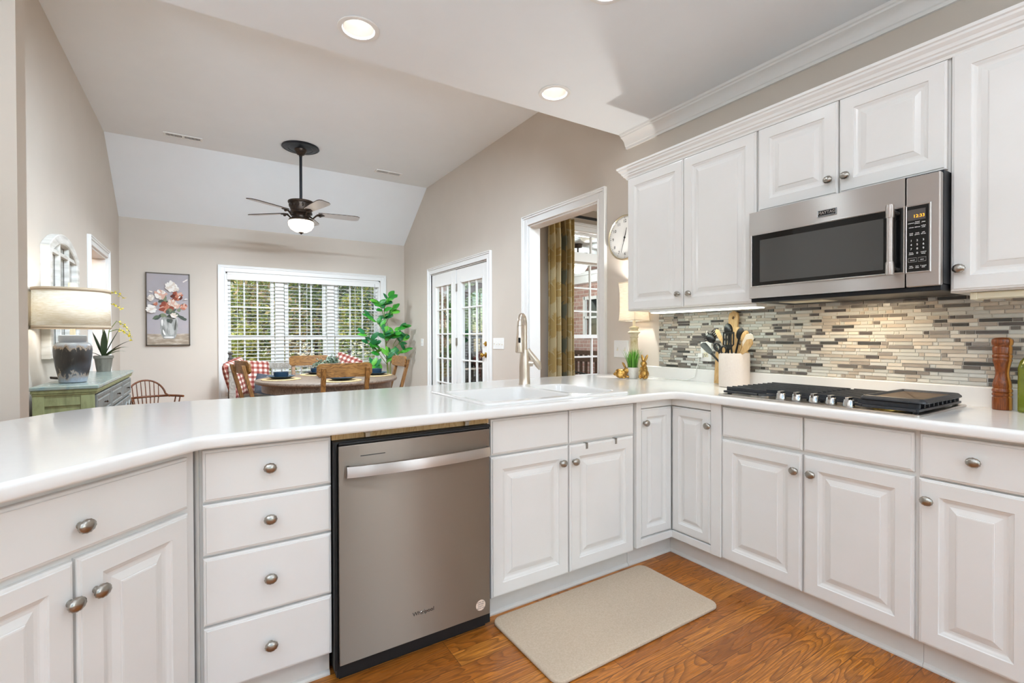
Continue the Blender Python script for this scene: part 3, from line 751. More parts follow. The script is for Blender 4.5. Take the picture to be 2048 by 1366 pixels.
tree('dull olive woodland tree far behind the dining window centre', 4.2, 23, 9.5, 3.4, GY+GR+OR, 6500, seed=13, lsz=.3, crown0=.06)
tree('distant olive woodland tree behind the right window pane', 8.6, 24, 9, 3.4, GR+GY+YG, 6500, seed=14, lsz=.3, crown0=.06)

tree('hazy grey woodland tree furthest left behind the dining window', -3.2, 25, 9, 3.6, GY+OR+GR, 7000, seed=15, lsz=.3, crown0=.06)
tree('hazy olive woodland tree between the middle window mullions, far off', 1.2, 27, 10, 3.8, GY+YG+GR, 8000, seed=16, lsz=.3, crown0=.06)
tree('hazy green woodland tree far behind the right window mullion', 6.4, 28, 10, 3.8, GR+GY, 8000, seed=17, lsz=.3, crown0=.06)
tree('far green woodland tree beyond the porch railing', 12.5, 25, 8, 3.8, GR+YG, 8000, seed=18, lsz=.3, crown0=.06)
tree('far grey-green woodland tree at the right edge of the French door view', 15.5, 23, 7, 3.6, GR+GY, 8000, seed=19, lsz=.3, crown0=.06)
# ================================================================== kitchen cabinets
DOOR = [(0, .019), (0, .007), (.0015, .0045), (.004, .0035), (.0075, .0030), (.009, 0), (.056, 0), (.058, .0035), (.064, .0055), (.070, .0085), (.074, .0092), (.082, .0092), (.100, .0035), (.1015, .0035), (.103, .0012), (.107, .0005)]
DRAW = [(0, .019), (0, .007), (.0015, .0045), (.004, .0035), (.0075, .0030), (.009, 0)]
kb = MB()
kb.lathe([(.0085, 0), (.0075, .004), (.006, .012), (.0075, .016)], n=16, axis='y')
hd = [(.0075, .014), (.0125, .0155), (.0160, .0185), (.0175, .0225), (.0165, .0265), (.0125, .0300), (.0065, .0322), (.0001, .033)]
vs0 = len(kb.v)
kb.lathe(hd, n=84, axis='y', mod=lambda a, t: 1+.035*cos(12*(a+1.2*t))*sin(pi*min(1, t*1.2))**.5)
for i in range(vs0, len(kb.v)): x, y, z = kb.v[i]; kb.v[i] = (x*1.12, y, z*.96)
KNOB = kb.make('knob', M['nickel'], None, smooth=75); COL.objects.unlink(KNOB)
def knob(parent, x, z, y=0, rot=(0, 0, 0)):
    o = inst(KNOB, parent, (x, y, z), rot); o.name = 'knob'; return o
def door(t, x0, x1, z0, z1, kx=None, kz=None, name='door', prof=DOOR):
    k = min(1, (x1-x0)/.30); pr_ = [(i*k if i > .02 else i, d) for i, d in prof]
    o = MB().rings(x0, x1, z0, z1, pr_).make(name, M['cab'], t)
    if kx is not None: knob(o, kx, kz)
    return o
def drawer(t, x0, x1, z0, z1, kx=None, kz=None, name='drawer'): return door(t, x0, x1, z0, z1, kx, kz, name, DRAW)
def base(label, O, rz, w_, dep=.575, z0=.108, z1=.872, toe=True, name='base_cabinet', cat='cabinet', open_top=False):
    t = thing(name, label, cat, (O[0], O[1], 0), rz)
    b = MB()
    if open_top:
        b.box(0, .0195, z0, w_, .036, z1); b.box(0, .036, z0, .018, dep, z1); b.box(w_-.018, .036, z0, w_, dep, z1); b.box(.018, dep-.012, z0, w_-.018, dep, z1); b.box(.018, .036, z0, w_-.018, dep-.012, z0+.018)
    else: b.box(0, .0195, z0, w_, dep, z1)
    b.make('carcass', M['cab'], t)
    if toe:
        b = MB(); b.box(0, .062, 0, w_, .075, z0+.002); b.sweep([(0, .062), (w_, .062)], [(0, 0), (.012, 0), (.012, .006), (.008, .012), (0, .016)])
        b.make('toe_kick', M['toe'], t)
    return t
PI = pi; PY, RX = 1.740, 2.139
# drawer stack left of the dishwasher
t = base('narrow white base cabinet with a stack of four drawers beside the dishwasher', (-.022, PY), 0, .386)
for z0, z1, kz in ((.700, .860, .786), (.535, .692, .620), (.318, .527, .428), (.106, .310, .210)): drawer(t, .008, .384, z0, z1, .192, kz)
# sink base
t = base('white sink base cabinet with two raised panel doors right of the dishwasher', (.995, PY), 0, .866, dep=.588, open_top=True)
drawer(t, .007, .424, .708, .860, name='false_front'); drawer(t, .430, .853, .708, .862, name='false_front')
door(t, .007, .423, .104, .700, .378, .627); d = door(t, .432, .852, .104, .698, .452, .624)
for hx in (.534, .725):
    h = MB(); h.box(hx-.006, -.002, .672, hx+.006, 0, .700); h.box(hx-.006, -.002, .698, hx+.006, .021, .700); h.make('hook', M['nickel'], d)
# corner cabinet with the folded corner door
t = thing('corner_cabinet', 'white inside corner base cabinet with a folding two-panel door where the runs meet', 'cabinet', (2.139, 1.74, 0))
b = MB(); zt = .872
b.box(-.276, .0195, .108, .59, .575, zt); b.box(.0195, -.299, .108, .59, .0195, zt)
b.make('carcass', M['cab'], t)
b = MB()
b.box(-.276, -.004, .112, -.243, .0195, zt); b.box(-.243, -.004, .834, 0, .0195, zt); b.box(-.243, -.004, .112, 0, .0195, .151)
b.box(-.004, -.299, .112, .0195, -.243, zt); b.box(-.004, -.243, .834, .0195, -.004, zt); b.box(-.004, -.243, .112, .0195, -.004, .151)
b.make('face_frame', M['cab'], t, bevel=.002)
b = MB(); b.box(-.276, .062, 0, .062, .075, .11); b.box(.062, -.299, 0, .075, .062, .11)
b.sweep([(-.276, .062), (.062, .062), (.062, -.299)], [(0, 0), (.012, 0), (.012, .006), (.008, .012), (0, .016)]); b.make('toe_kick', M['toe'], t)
for rz, x0, x1, kx in ((radians(-2.2), -.236, -.003, -.213), (-PI/2, .003, .240, .236-.001)):
    k = .78; o = MB().rings(x0, x1, .156, .828, [(i*k if i > .02 else i, d) for i, d in DOOR], y=-.004).make('door', M['cab'], t)
    o.rotation_euler = (0, 0, rz); knob(o, kx if rz < -1 else kx, .756, -.004)
# range base
t = base('wide white base cabinet with two doors under the gas cooktop', (RX, 1.441), -PI/2, .776)
drawer(t, .004, .380, .717, .859, name='false_front'); drawer(t, .386, .764, .717, .859, name='false_front')
door(t, .001, .378, .112, .700, .355, .628); door(t, .387, .765, .112, .700, .423, .628)
t = base('narrow white base cabinet with one drawer and one door right of the cooktop cabinet', (RX, .664), -PI/2, .300)
drawer(t, .003, .297, .706, .859, .150, .789); door(t, .001, .298, .112, .700, .029, .628)
t = base('plain white base cabinet at the near end of the range wall', (RX, .364), -PI/2, .76)
drawer(t, .004, .378, .706, .859, .19, .79); drawer(t, .384, .756, .706, .859, .57, .79); door(t, .002, .378, .112, .700, .35, .628); door(t, .384, .757, .112, .700, .41, .628)
# angled peninsula end
A0 = Vector((-.0235, 1.737)); ad = Vector((cos(PI/4), sin(PI/4))); LA = .86
t = base('white angled base cabinet nearest the camera, one wide drawer over two doors', tuple(A0-ad*LA), PI/4, LA, .56, name='angled_cabinet')
e = LA
drawer(t, e-.62, e-.033, .700, .852, e-.329, .763); door(t, e-.62, e-.341, .104, .683, e-.352, .590); door(t, e-.334, e-.033, .104, .685, e-.295, .593)
# filler between the angled unit and the drawers
MBf = MB().prism([(-.0235, 1.737), (-.0225, 1.76), (-.022, 2.3), (-.25, 2.2), (-.035, 1.76)], .1, .872)
tag(MBf.make('filler_strip', M['cab']), 'narrow white filler strip between the angled cabinet and the drawer stack', 'filler')
# knee wall behind the peninsula
struct('wall_peninsula', MB().box(-.02, 2.33, 0, 2.73, 2.43, .872), M['wall'])

# ------------------------------------------------------------------ dishwasher
t = thing('dishwasher', 'stainless steel dishwasher with a bowed bar handle between white cabinets', 'dishwasher', (.366, 1.70, 0))
MB().box(.008, .03, .02, .622, .58, .84).make('tub', M['gap'], t)
b = MB(); b.box(.012, 0, .075, .606, .028, .832); b.make('door', M['steel'], t, bevel=.003)
b = MB(); b.box(0, .02, .05, .012, .05, .845); b.box(.006, .02, .834, .622, .05, .845); b.box(.014, .004, .833, .60, .03, .842); b.make('gasket', M['gap'], t, bevel=.003)
b = MB(); b.box(.02, .05, 0, .61, .07, .09); b.make('kick_plate', M['gap'], t)
b = MB(); n_ = 30
for k in range(n_+1):
    u = k/n_; x = .036+.562*u; y = -.012-.040*sin(pi*u)**.8; zc = .743+.004*sin(pi*u)
    for q in ((y, zc-.019), (y-.004, zc-.019), (y-.007, zc-.01), (y-.008, zc+.005), (y-.004, zc+.019), (y+.004, zc+.019)): b.v.append((x, q[0], q[1]))
for k in range(n_):
    for j in range(6): a = k*6+j; c = k*6+(j+1) % 6; b.f.append((a, c, c+6, a+6)); b.m.append(0)
b.f += [tuple(range(6)), tuple(reversed(range(n_*6, n_*6+6)))]; b.m += [0, 0]
b.box(.036, -.016, .724, .046, .002, .762); b.box(.588, -.016, .724, .598, .002, .762)
b.make('handle', M['steel2'], t, smooth=40)
MB().box(.086, -.0006, .790, .174, .001, .7925).make('vent_slot', M['gap'], t)
st = MB(); st.lathe([(.0215, 0), (.0215, .0008), (.0001, .0008)], (.562, .0002, .122), 28, axis='y'); stk = st.make('sticker', mat('peach_sticker', 'e9d3c2', .5), t)
for k, s_ in enumerate(('INSPECTED', 'CERTIFIED', 'QUALITY', '800 253 1301')):
    text('lettering', s_, M['black'], stk, front(.562, -.0009, .134-.008*k), .0062, .0001)
text('logo', 'Whirlpool', M['black'], t, front(.317, -.0004, .172), .0205, .0004)
b = MB(); b.tube([(.318+.016*cos(a*pi/12), -.0012, .170+.007*sin(a*pi/12)) for a in range(20)], .0007, 5); b.make('logo_ring', M['chrome'], t)
ws = thing('subcounter_strip', 'raw plywood strip with two steel mounting clips above the dishwasher', 'mounting strip', (.366, 1.74, .846))
MB().box(0, .01, .0, .629, .04, .028).make('plywood', M['olive'], ws)
for x in (.11, .51):
    b = MB(); b.box(x, -.004, .018, x+.028, .012, .021); b.box(x+.004, -.004, .002, x+.02, -.002, .02); b.make('clip', M['nickel'], ws)

# ------------------------------------------------------------------ worktop with the sink cut-out
def offset(poly, d):
    n = len(poly); out = []
    for i in range(n):
        p0, p1, p2 = (Vector(poly[i-1]), Vector(poly[i]), Vector(poly[(i+1) % n]))
        a = (p1-p0).normalized(); c = (p2-p1).normalized(); na = Vector((-a.y, a.x)); nc = Vector((-c.y, c.x))
        m_ = (na+nc)/(1+na.dot(nc)); out.append(tuple(p1+m_*d))
    return out
CT = .913
LY, LXX = 1.695, 2.106
front_ang = Vector((-.0135, LY)); pa = front_ang-ad*.88
back = [(2.73, 2.83), (2.3, 2.845), (1.92, 2.84), (1.16, 2.765), (.5, 2.725), (.083, 2.700), (-.03, 2.71), (-.17, 2.705), (-.30, 2.70), (-.40, 2.675), (-.475, 2.62), (-.525, 2.565), (-.565, 2.50), (-.62, 2.41)]
be = Vector(back[-1])-ad*.85
outer = [(2.73, -.40)] + back + [tuple(be), tuple(pa)]
outer += [(front_ang.x-.02*cos(pi/4), front_ang.y-.02*sin(pi/4)), (front_ang.x+.012, LY)]
outer += [(LXX-.075, LY)] + [(LXX-.075+.075*sin(a), LY-.075+.075*cos(a)) for a in (pi/8, pi/4, 3*pi/8)][:0] + [(LXX-.035, LY-.004), (LXX-.010, LY-.018), (LXX, LY-.05), (LXX, -.40)]
# counter-clockwise order
ar = sum(outer[i-1][0]*outer[i][1]-outer[i][0]*outer[i-1][1] for i in range(len(outer)))
if ar < 0: outer = outer[::-1]
SXa, SXb, SYa, SYb = 1.02, 1.835, 1.80, 2.365
hole = [(SXa, SYa), (SXb, SYa), (SXb, SYb), (SXa, SYb)]
b = MB(); levels = [(.874, .004), (.877, .001), (.881, 0), (.900, 0), (.9055, .0018), (.9095, .0055), (CT-.0008, .011), (CT, .016)]
n_ = len(outer)
for z, d in levels: b.v += [(x, y, z) for x, y in offset(outer, d)]
for k in range(len(levels)-1):
    for i in range(n_): b.f.append((k*n_+i, k*n_+(i+1) % n_, (k+1)*n_+(i+1) % n_, (k+1)*n_+i)); b.m.append(0)
top = offset(outer, levels[-1][1])
poly_fill(b, top, [hole], CT); poly_fill(b, offset(outer, .004), [hole], .874)
for i in range(4):
    a, c = hole[i], hole[(i+1) % 4]; b.add([(a[0], a[1], .874), (c[0], c[1], .874), (c[0], c[1], CT), (a[0], a[1], CT)], [(0, 1, 2, 3)])
wt = b.make('worktop', M['counter'], smooth=50)
tag(wt, 'white L-shaped solid surface worktop with a curved bar end and angled corner', 'worktop')
cbk = MB(); cbk.box(2.69, -.40, CT-.004, 2.729, 2.46, .996); cbk.make('splash_curb', M['counter'], wt, bevel=.006)

# sink
t = thing('kitchen_sink', 'white double bowl drop-in sink set into the peninsula worktop', 'sink', (1.43, 2.08, CT))
rim = []
def rrect(x0, x1, y0, y1, r, n=6):
    out = []
    for cx, cy, a0 in ((x1-r, y0+r, -90), (x1-r, y1-r, 0), (x0+r, y1-r, 90), (x0+r, y0+r, 180)):
        for i in range(n+1): a = radians(a0+90*i/n); out.append((cx+r*cos(a), cy+r*sin(a)))
    return out
SO = rrect(.997, 1.858, 1.772, 2.392, .03)
B1 = rrect(1.045, 1.520, 1.838, 2.300, .06); B2 = rrect(1.565, 1.812, 1.838, 2.300, .06)
b = MB(); m_ = len(SO)
rl_ = [(CT+.0004, -.001), (CT+.004, 0), (CT+.0085, .004), (CT+.0095, .012)]
for z, d in rl_: b.v += [(x, y, z) for x, y in offset(SO, d)]
for k in range(3):
    for i in range(m_): b.f.append((k*m_+i, k*m_+(i+1) % m_, (k+1)*m_+(i+1) % m_, (k+1)*m_+i)); b.m.append(0)
zr = CT+.0095
poly_fill(b, offset(SO, .012), [offset(B1, -.012), offset(B2, -.012)], zr)
b.make('rim', M['sink'], t, world=True, smooth=50)
for B, zd in ((B1, .70), (B2, .735)):
    b = MB(); lv = [(zr, -.012), (zr-.003, -.004), (zr-.010, 0), (zd+.05, .012), (zd+.015, .025), (zd, .06)]
    for z, d in lv: b.v += [(x, y, z) for x, y in offset(B, d)]
    m2 = len(B)
    for k in range(len(lv)-1):
        for i in range(m2): b.f.append((k*m2+i, (k+1)*m2+i, (k+1)*m2+(i+1) % m2, k*m2+(i+1) % m2)); b.m.append(0)
    b.f.append(tuple((len(lv)-1)*m2+i for i in range(m2))); b.m.append(0)
    cx = sum(p[0] for p in B)/m2; cy = sum(p[1] for p in B)/m2
    o = b.make('bowl', M['sink'], t, world=True, smooth=60)
    MB().lathe([(.05, .001), (.045, .004), (.03, .002), (.0001, .002)], (cx, cy, zd), 24).make('drain', M['nickel'], o, world=True)
# faucet
fx, fy = 1.640, 2.435
t = thing('faucet', 'tall brushed nickel pull-down kitchen faucet behind the sink', 'faucet', (fx, fy, CT))
b = MB(); b.lathe([(.036, 0), (.036, .006), (.034, .010), (.0325, .05), (.0315, .12), (.0265, .20), (.024, .215)], (fx, fy, CT), 28)
b.make('body', M['faucet'], t, world=True, smooth=40)
hdv = Vector((-.76, -.65, 0)).normalized()   # the spout reaches over the bowls towards the kitchen
b = MB(); R_ = .052; p0 = Vector((fx, fy, CT+.205)); pts = [p0, p0+Vector((0, 0, .09)), p0+Vector((0, 0, .155))]
ctr = p0+Vector((0, 0, .155))+hdv*R_
for k in range(1, 13): a = pi-pi*k/12*1.0; pts.append(ctr+hdv*(R_*cos(a))+Vector((0, 0, R_*sin(a)*1.2)))
b.tube(pts, [.0165]*3+[.0165-.001*(k/12) for k in range(12)], 16); b.make('spout', M['faucet'], t, world=True, smooth=50)
e = pts[-1]; b = MB(); b.lathe([(.0165, 0.0), (.0185, -.004), (.019, -.055), (.0205, -.060), (.0215, -.065), (.0265, -.150), (.026, -.156), (.02, -.160), (.0001, -.160)], e, 24)
sp = b.make('spray_head', M['faucet'], t, world=True, smooth=40)
b = MB(); b.box(e.x-.024, e.y-.03, e.z-.10, e.x-.012, e.y-.018, e.z-.07); b.make('spray_button', M['darkmetal'], sp, world=True, bevel=.003)
b = MB(); hv = Vector((.93, -.38, 0)).normalized(); up_ = Vector((0, 0, 1)); q0 = Vector((fx, fy, CT+.135))
b.cyl(q0+hv*.02, q0+hv*.05, .024, .022, 18)
b.tube([q0+hv*.045+up_*.015, q0+hv*.03+up_*.06, q0+hv*.02+up_*.085], [.015, .017, .014], 12)
b.tube([q0+hv*.02+up_*.075, q0+hv*.05+up_*.035, q0+hv*.085-up_*.01, q0+hv*.098-up_*.04], [.016, .020, .021, .010], 12)
b.make('lever_handle', M['faucet'], t, world=True, smooth=50)

# ------------------------------------------------------------------ mosaic splashback
rd = random.Random(11); b = MB(); cols = []
PAL = [('cfcfc9', .12, 5), ('c6c7c2', .12, 4), ('c3c4bd', .12, 4), ('d6cfc3', .55, 4), ('c8bdae', .55, 4), ('b5ab9e', .55, 4), ('a39a90', .45, 3), ('918a83', .3, 3), ('6e6862', .25, 3), ('575250', .2, 3), ('464644', .15, 2)]
bag = [p for p in PAL for _ in range(p[2])]
z = .9965; rowh = .0166; r_ = 0
while z < 1.40:
    y = 2.327 - rd.random()*.03; first = True
    y = 2.327
    while y > -.42:
        L = rd.choice((.020, .030, .045, .058, .072, .088, .10)); L = min(L, y+.43)
        if first: L *= rd.uniform(.3, 1); first = False
        c, rg, _ = rd.choice(bag); q = C(c); k = rd.uniform(.93, 1.06); th_ = .0035 if rg < .2 else .0045
        x0, x1 = 2.730-.004, 2.730-.004-th_; g = .0014
        y1, y0, z0, z1 = y-g, y-L+g, z+g*.8, z+rowh-g*.8; e_ = .0009
        b.add([(x0, y0, z0), (x0, y1, z0), (x0, y1, z1), (x0, y0, z1), (x1, y0+e_, z0+e_), (x1, y1-e_, z0+e_), (x1, y1-e_, z1-e_), (x1, y0+e_, z1-e_)],
              [(4, 5, 6, 7), (0, 1, 5, 4), (1, 2, 6, 5), (2, 3, 7, 6), (3, 0, 4, 7)])
        cols += [(q[0]*k, q[1]*k, q[2]*k, rg)]*5; y -= L
    z += rowh; r_ += 1
sb = MB().box(2.7265, -.42, .99, 2.7299, 2.329, 1.405).make('wall_splashback', M['grout']); tag(sb, kind='structure')
b.make('mosaic_tiles', M['mosaic'], sb, col=cols)

# ------------------------------------------------------------------ wall cabinets
UX = 2.405
def upper(label, y1, y0, z0, z1, doors):
    t = thing('wall_cabinet', label, 'cabinet', (UX, y1, 0), -PI/2)
    MB().box(0, .0195, z0, y1-y0, .322, z1).make('carcass', M['cab'], t)
    for a in doors: door(t, *a)
    return t
upper('tall white wall cabinet with two doors left of the microwave', 2.332, 1.416, 1.379, 2.285, [(.010, .456, 1.384, 2.268, .430, 1.463), (.460, .908, 1.384, 2.268, .508, 1.460)])
upper('short white wall cabinet with two doors above the microwave', 1.416, .656, 1.835, 2.285, [(.004, .374, 1.848, 2.268, .342, 1.917), (.380, .752, 1.848, 2.268, .411, 1.917)])
upper('tall white wall cabinet right of the microwave', .655, -.25, 1.371, 2.285, [(.004, .450, 1.376, 2.274, .033, 1.459), (.454, .90, 1.376, 2.274, .87, 1.459)])
up = [(0, 2.270), (.006, 2.270), (.010, 2.280), (.020, 2.288), (.022, 2.296), (.028, 2.300), (.032, 2.312), (.044, 2.324), (.046, 2.332), (.053, 2.336), (.054, 2.348), (0, 2.348)]
struct('trim_7', MB().sweep([(WX-.001, 2.333), (UX+.012, 2.333), (UX+.012, -.25)][::-1], [(-d, z) for d, z in up]), M['trim'], smooth=25)
# under-cabinet lights
t = thing('undercabinet_light', 'glowing white strip light under the wall cabinet left of the microwave', 'light', (2.55, 1.9, 1.379))
b = MB(); b.box(2.425, 1.43, 1.362, 2.52, 2.15, 1.379); b.make('housing', M['white'], t, world=True, bevel=.003)
b = MB(); b.box(2.428, 1.44, 1.357, 2.515, 2.14, 1.363); b.make('diffuser', M['led'], t, world=True)
lamp('AREA', 'undercabinet_lamp', (2.50, 1.80, 1.352), .8, (.86, 1, .93), shape='RECTANGLE', size=.10, size_y=.72)
t = thing('undercabinet_light', 'cream strip light, switched off, under the wall cabinet right of the microwave', 'light', (2.5, .3, 1.371))
b = MB(); b.box(2.45, -.05, 1.345, 2.53, .60, 1.371); b.make('housing', M['cream'], t, world=True, bevel=.006)
b = MB(); b.box(2.447, .585, 1.342, 2.533, .606, 1.371); b.make('end_cap', M['cream'], t, world=True, bevel=.004)

# ------------------------------------------------------------------ microwave
t = thing('microwave', 'stainless steel over-the-range microwave between the wall cabinets', 'microwave', (2.325, 1.414, 0), -PI/2)
MB().box(.0, .03, 1.405, .757, .40, 1.835).make('case', M['darkmetal'], t)
b = MB(); b.box(.002, .02, 1.378, .754, .38, 1.405); b.make('vent_grille', M['darkmetal'], t, bevel=.004)
b = MB(); b.box(.10, .1, 1.376, .30, .25, 1.379); b.make('underlight', M['cream'], t)
def xz(px_y): return 1.414-px_y
dw0, dw1 = .004, .647
wx0, wx1, wz0, wz1 = .018, .597, 1.457, 1.714
# door: stainless frame round the black glass
b = MB(); fr_ = [(dw0, wx0, 1.397, 1.828), (wx1+.05, dw1, 1.397, 1.828), (wx0, wx1+.05, 1.397, wz0), (wx0, wx1+.05, wz1, 1.828)]
for a in fr_: b.box(a[0], 0, a[2], a[1], .03, a[3])
dr = b.make('door', M['steel2'], t)
b = MB(); b.rings(wx0-.004, dw1+.0, wz0-.004, wz1+.004, [(0, -.003), (.003, -.005), (.0055, -.003), (.006, .004)], fill=False); b.make('bezel', M['steel2'], dr)
MB().box(wx0, .002, wz0, dw1-.001, .02, wz1).make('door_glass', M['darkglass'], dr)
MB().box(.058, .0012, 1.476, .575, .004, 1.684).make('window_screen', M['meshglass'], dr)
b = MB(); b.box(.648, 0, 1.397, .756, .03, 1.826); b.make('control_section', M['steel2'], t, bevel=.006)
cp_ = MB(); cp_.box(.650, -.003, 1.455, .724, .004, 1.712); cpo = cp_.make('control_panel', M['darkglass'], t, bevel=.004)
b = MB(); b.rings(.648, .729, 1.450, 1.717, [(0, -.001), (.003, -.0042), (.006, -.003), (.0065, .002)], fill=False); b.make('panel_bezel', M['steel2'], t)
MB().box(.656, -.0036, 1.655, .712, -.002, 1.697).make('display', mat('display_grey', '4d4744', .3), cpo)
text('digits', '12:33', M['digit'], cpo, front(.692, -.0040, 1.670), .0165, .0002)
rows = [(1.645, ('popcorn', 'baked\npotato', 'pizza')), (1.628, ('reheat', 'defrost', 'soften\nmelt')), (1.602, ('cook\ntime', 'cook\npower', 'add\n30 sec')), (1.576, ('1', '2', '3')), (1.560, ('4', '5', '6')), (1.544, ('7', '8', '9')), (1.527, ('timer\nset/off', '0', 'control\nsetup')), (1.501, ('cancel', None, 'start')), (1.474, ('light\non/off', 'turn\ntable', '3 speed\nvent'))]
for z, ws_ in rows:
    for x, s_ in zip((.668, .687, .706), ws_):
        if not s_: continue
        if s_ in ('cancel', 'start'): x = .672 if s_ == 'cancel' else .702
        text('lettering', s_, M['white'], cpo, front(x, -.0034, z), .0105 if len(s_) == 1 else .0058, .0001, bold=.0001)
for x0, x1 in ((.659, .685), (.690, .714)):
    b = MB(); b.tube([(x0, -.0034, 1.494), (x1, -.0034, 1.494), (x1, -.0034, 1.509), (x0, -.0034, 1.509)], .0004, 4, closed=True); b.make('button_outline', M['white'], cpo)
bd = MB(); bd.box(.326, -.003, 1.739, .404, .0, 1.769); bdo = bd.make('badge', M['black'], t, bevel=.0015)
b = MB(); b.rings(.327, .403, 1.740, 1.768, [(0, -.0032), (.001, -.0036), (.0018, -.003)], fill=False); b.make('badge_rim', M['chrome'], bdo)
text('lettering', 'MAYTAG', M['chrome'], bdo, front(.365, -.0036, 1.7555), .0175, .0004, bold=.0002)
b = MB(); b.tube([(.335+.06*k/10, -.0036, 1.745-.0018*sin(pi*k/10)) for k in range(11)], .0006, 5); b.make('badge_stroke', M['chrome'], bdo)
b = MB(); hx = .612; b.cyl((hx, -.042, 1.452), (hx, -.042, 1.722), .0115, n=20)
for a in ((1.448, 1.50), (1.672, 1.724)): b.lathe([(.0125, a[0]), (.0145, a[0]+.003), (.0145, a[1]-.006), (.0125, a[1])], (hx, -.042, 0), 24)
for z in (1.475, 1.70): b.cyl((hx, -.042, z), (hx, .002, z), .008, n=12)
b.make('handle', M['steel2'], dr, smooth=40)
lamp('AREA', 'cooktop_light', (2.50, 1.02, 1.372), 2.6, (1, .78, .52), shape='RECTANGLE', size=.12, size_y=.25)

# ------------------------------------------------------------------ gas cooktop
GX0, GX1, GY0, GY1 = 2.150, 2.665, .665, 1.470
t = thing('cooktop', 'stainless five burner gas cooktop with black cast iron grates set in the worktop', 'cooktop', (2.41, 1.07, CT))

b = MB(); SOg = rrect(GX0, GX1, GY0, GY1, .012, 3); mg = len(SOg); lv = [(CT+.0005, 0), (CT+.006, 0), (CT+.008, .003), (CT+.008, .016), (CT+.004, .022)]
for z, d in lv: b.v += [(x, y, z) for x, y in offset(SOg, d)]
for k in range(len(lv)-1):
    for i in range(mg): b.f.append((k*mg+i, k*mg+(i+1) % mg, (k+1)*mg+(i+1) % mg, (k+1)*mg+i)); b.m.append(0)
b.f.append(tuple((len(lv)-1)*mg+i for i in range(mg))); b.m.append(0)
b.make('tray', M['steel_flat'], t, world=True)
zt0 = CT+.014
def grate(ya, yb, cut):
    """ya the outer side, yb the side at the middle; cut: the frame steps back round the dials"""
    o = MB(); s_ = 1 if ya > yb else -1; xs = [GX0+.055+.047*k for k in range(10)]; xb = GX1-.03
    def bar(p, q, w_=.011, z0=zt0, z1=zt0+.010):
        P_, Q_ = Vector((p[0], p[1])), Vector((q[0], q[1])); d = (Q_-P_).normalized(); nn = Vector((-d.y, d.x))*w_/2
        o.prism([tuple(P_-nn), tuple(Q_-nn), tuple(Q_+nn), tuple(P_+nn)], z0, z1)
    yc = ya-s_*.17; ym = ya-s_*.245
    path = [(GX0+.035, ya), (GX0+.035, yc), (GX0+.105, ym), (GX0+.105, yb), (xb, yb), (xb, ya), (GX0+.035, ya)]
    for p, q in zip(path, path[1:]): bar(p, q, .016)
    for k, x in enumerate([GX0+.06+.0455*k for k in range(10)]):
        ye = yb if x > GX0+.10 else yc-s_*(.075*(x-GX0-.035)/.07)
        bar((x, ya+s_*.004), (x, ye), .0075, zt0+.008, zt0+.028)
    for y in ((ya+yb)/2,): bar((GX0+.12, y), (xb, y), .008, zt0+.006, zt0+.022)
    for p in ((GX0+.06, ya-s_*.01), (GX0+.12, yb+s_*.02), (xb-.01, yb+s_*.02), (xb-.01, ya-s_*.01)): o.box(p[0]-.008, p[1]-.008, CT+.004, p[0]+.008, p[1]+.008, zt0)
    return o.make('grate', M['iron'], t, world=True, bevel=.0018)
grate(1.452, 1.075, 1); grate(.684, 1.061, 1)
for x, y, r in ((2.30, 1.33, .04), (2.53, 1.33, .03), (2.46, 1.068, .05), (2.28, .80, .045), (2.53, .80, .035)):
    b = MB(); b.lathe([(r+.012, .004), (r+.010, .012), (r, .015), (r, .020)], (x, y, CT), 24); bo = b.make('burner', M['brass'] if y < .9 else M['steel2'], t, world=True, smooth=40)
    b = MB(); b.lathe([(r-.004, .020), (r-.004, .024), (r-.008, .026), (.0001, .026)], (x, y, CT), 24); b.make('burner_cap', M['iron'], bo, world=True, smooth=40)
for y, x in ((1.178, 2.192), (1.117, 2.208), (1.048, 2.214), (.978, 2.208), (.906, 2.192)):
    b = MB(); b.lathe([(.021, 0), (.0215, .005), (.0205, .010), (.0185, .026), (.017, .030), (.0001, .030)], (x, y, CT+.006), 28)
    b.box(x-.019, y-.0065, CT+.026, x+.019, y+.0065, CT+.046); b.make('dial', M['chrome'], t, world=True, bevel=.002)
# griddle
gz = zt0+.0285
t = thing('griddle', 'black rectangular cast griddle pan with a worn brown surface on the right grate', 'griddle', (2.36, .78, gz))
b = MB(); Go = rrect(2.195, 2.600, .660, .874, .02, 3); mg = len(Go); lv = [(gz, .003), (gz+.003, 0), (gz+.008, .001), (gz+.016, .010), (gz+.0175, .014), (gz+.016, .018), (gz+.009, .022), (gz+.008, .026)]
for z, d in lv: b.v += [(x, y, z) for x, y in offset(Go, d)]
for k in range(len(lv)-1):
    for i in range(mg): b.f.append((k*mg+i, k*mg+(i+1) % mg, (k+1)*mg+(i+1) % mg, (k+1)*mg+i)); b.m.append(0)
b.f.append(tuple(range(mg))); b.m.append(0)
b.make('pan', M['iron'], t, world=True)
b = MB(); b.prism(offset(Go, .024), gz+.006, gz+.009); b.make('cooking_surface', noisy('seasoned_iron', [(.3, '4a3a2c'), (.7, '63513f')], (20, 20, 20), rough=.5), t, world=True)

# ------------------------------------------------------------------ floor mat
tag(MB().prism(rrect(1.005, 1.920, 1.295, 1.755, .045, 6), .001, .016).make('kitchen_mat', M['mat'], bevel=.006, seg=3), 'beige cushioned anti-fatigue mat on the oak floor before the sink cabinet', 'mat')

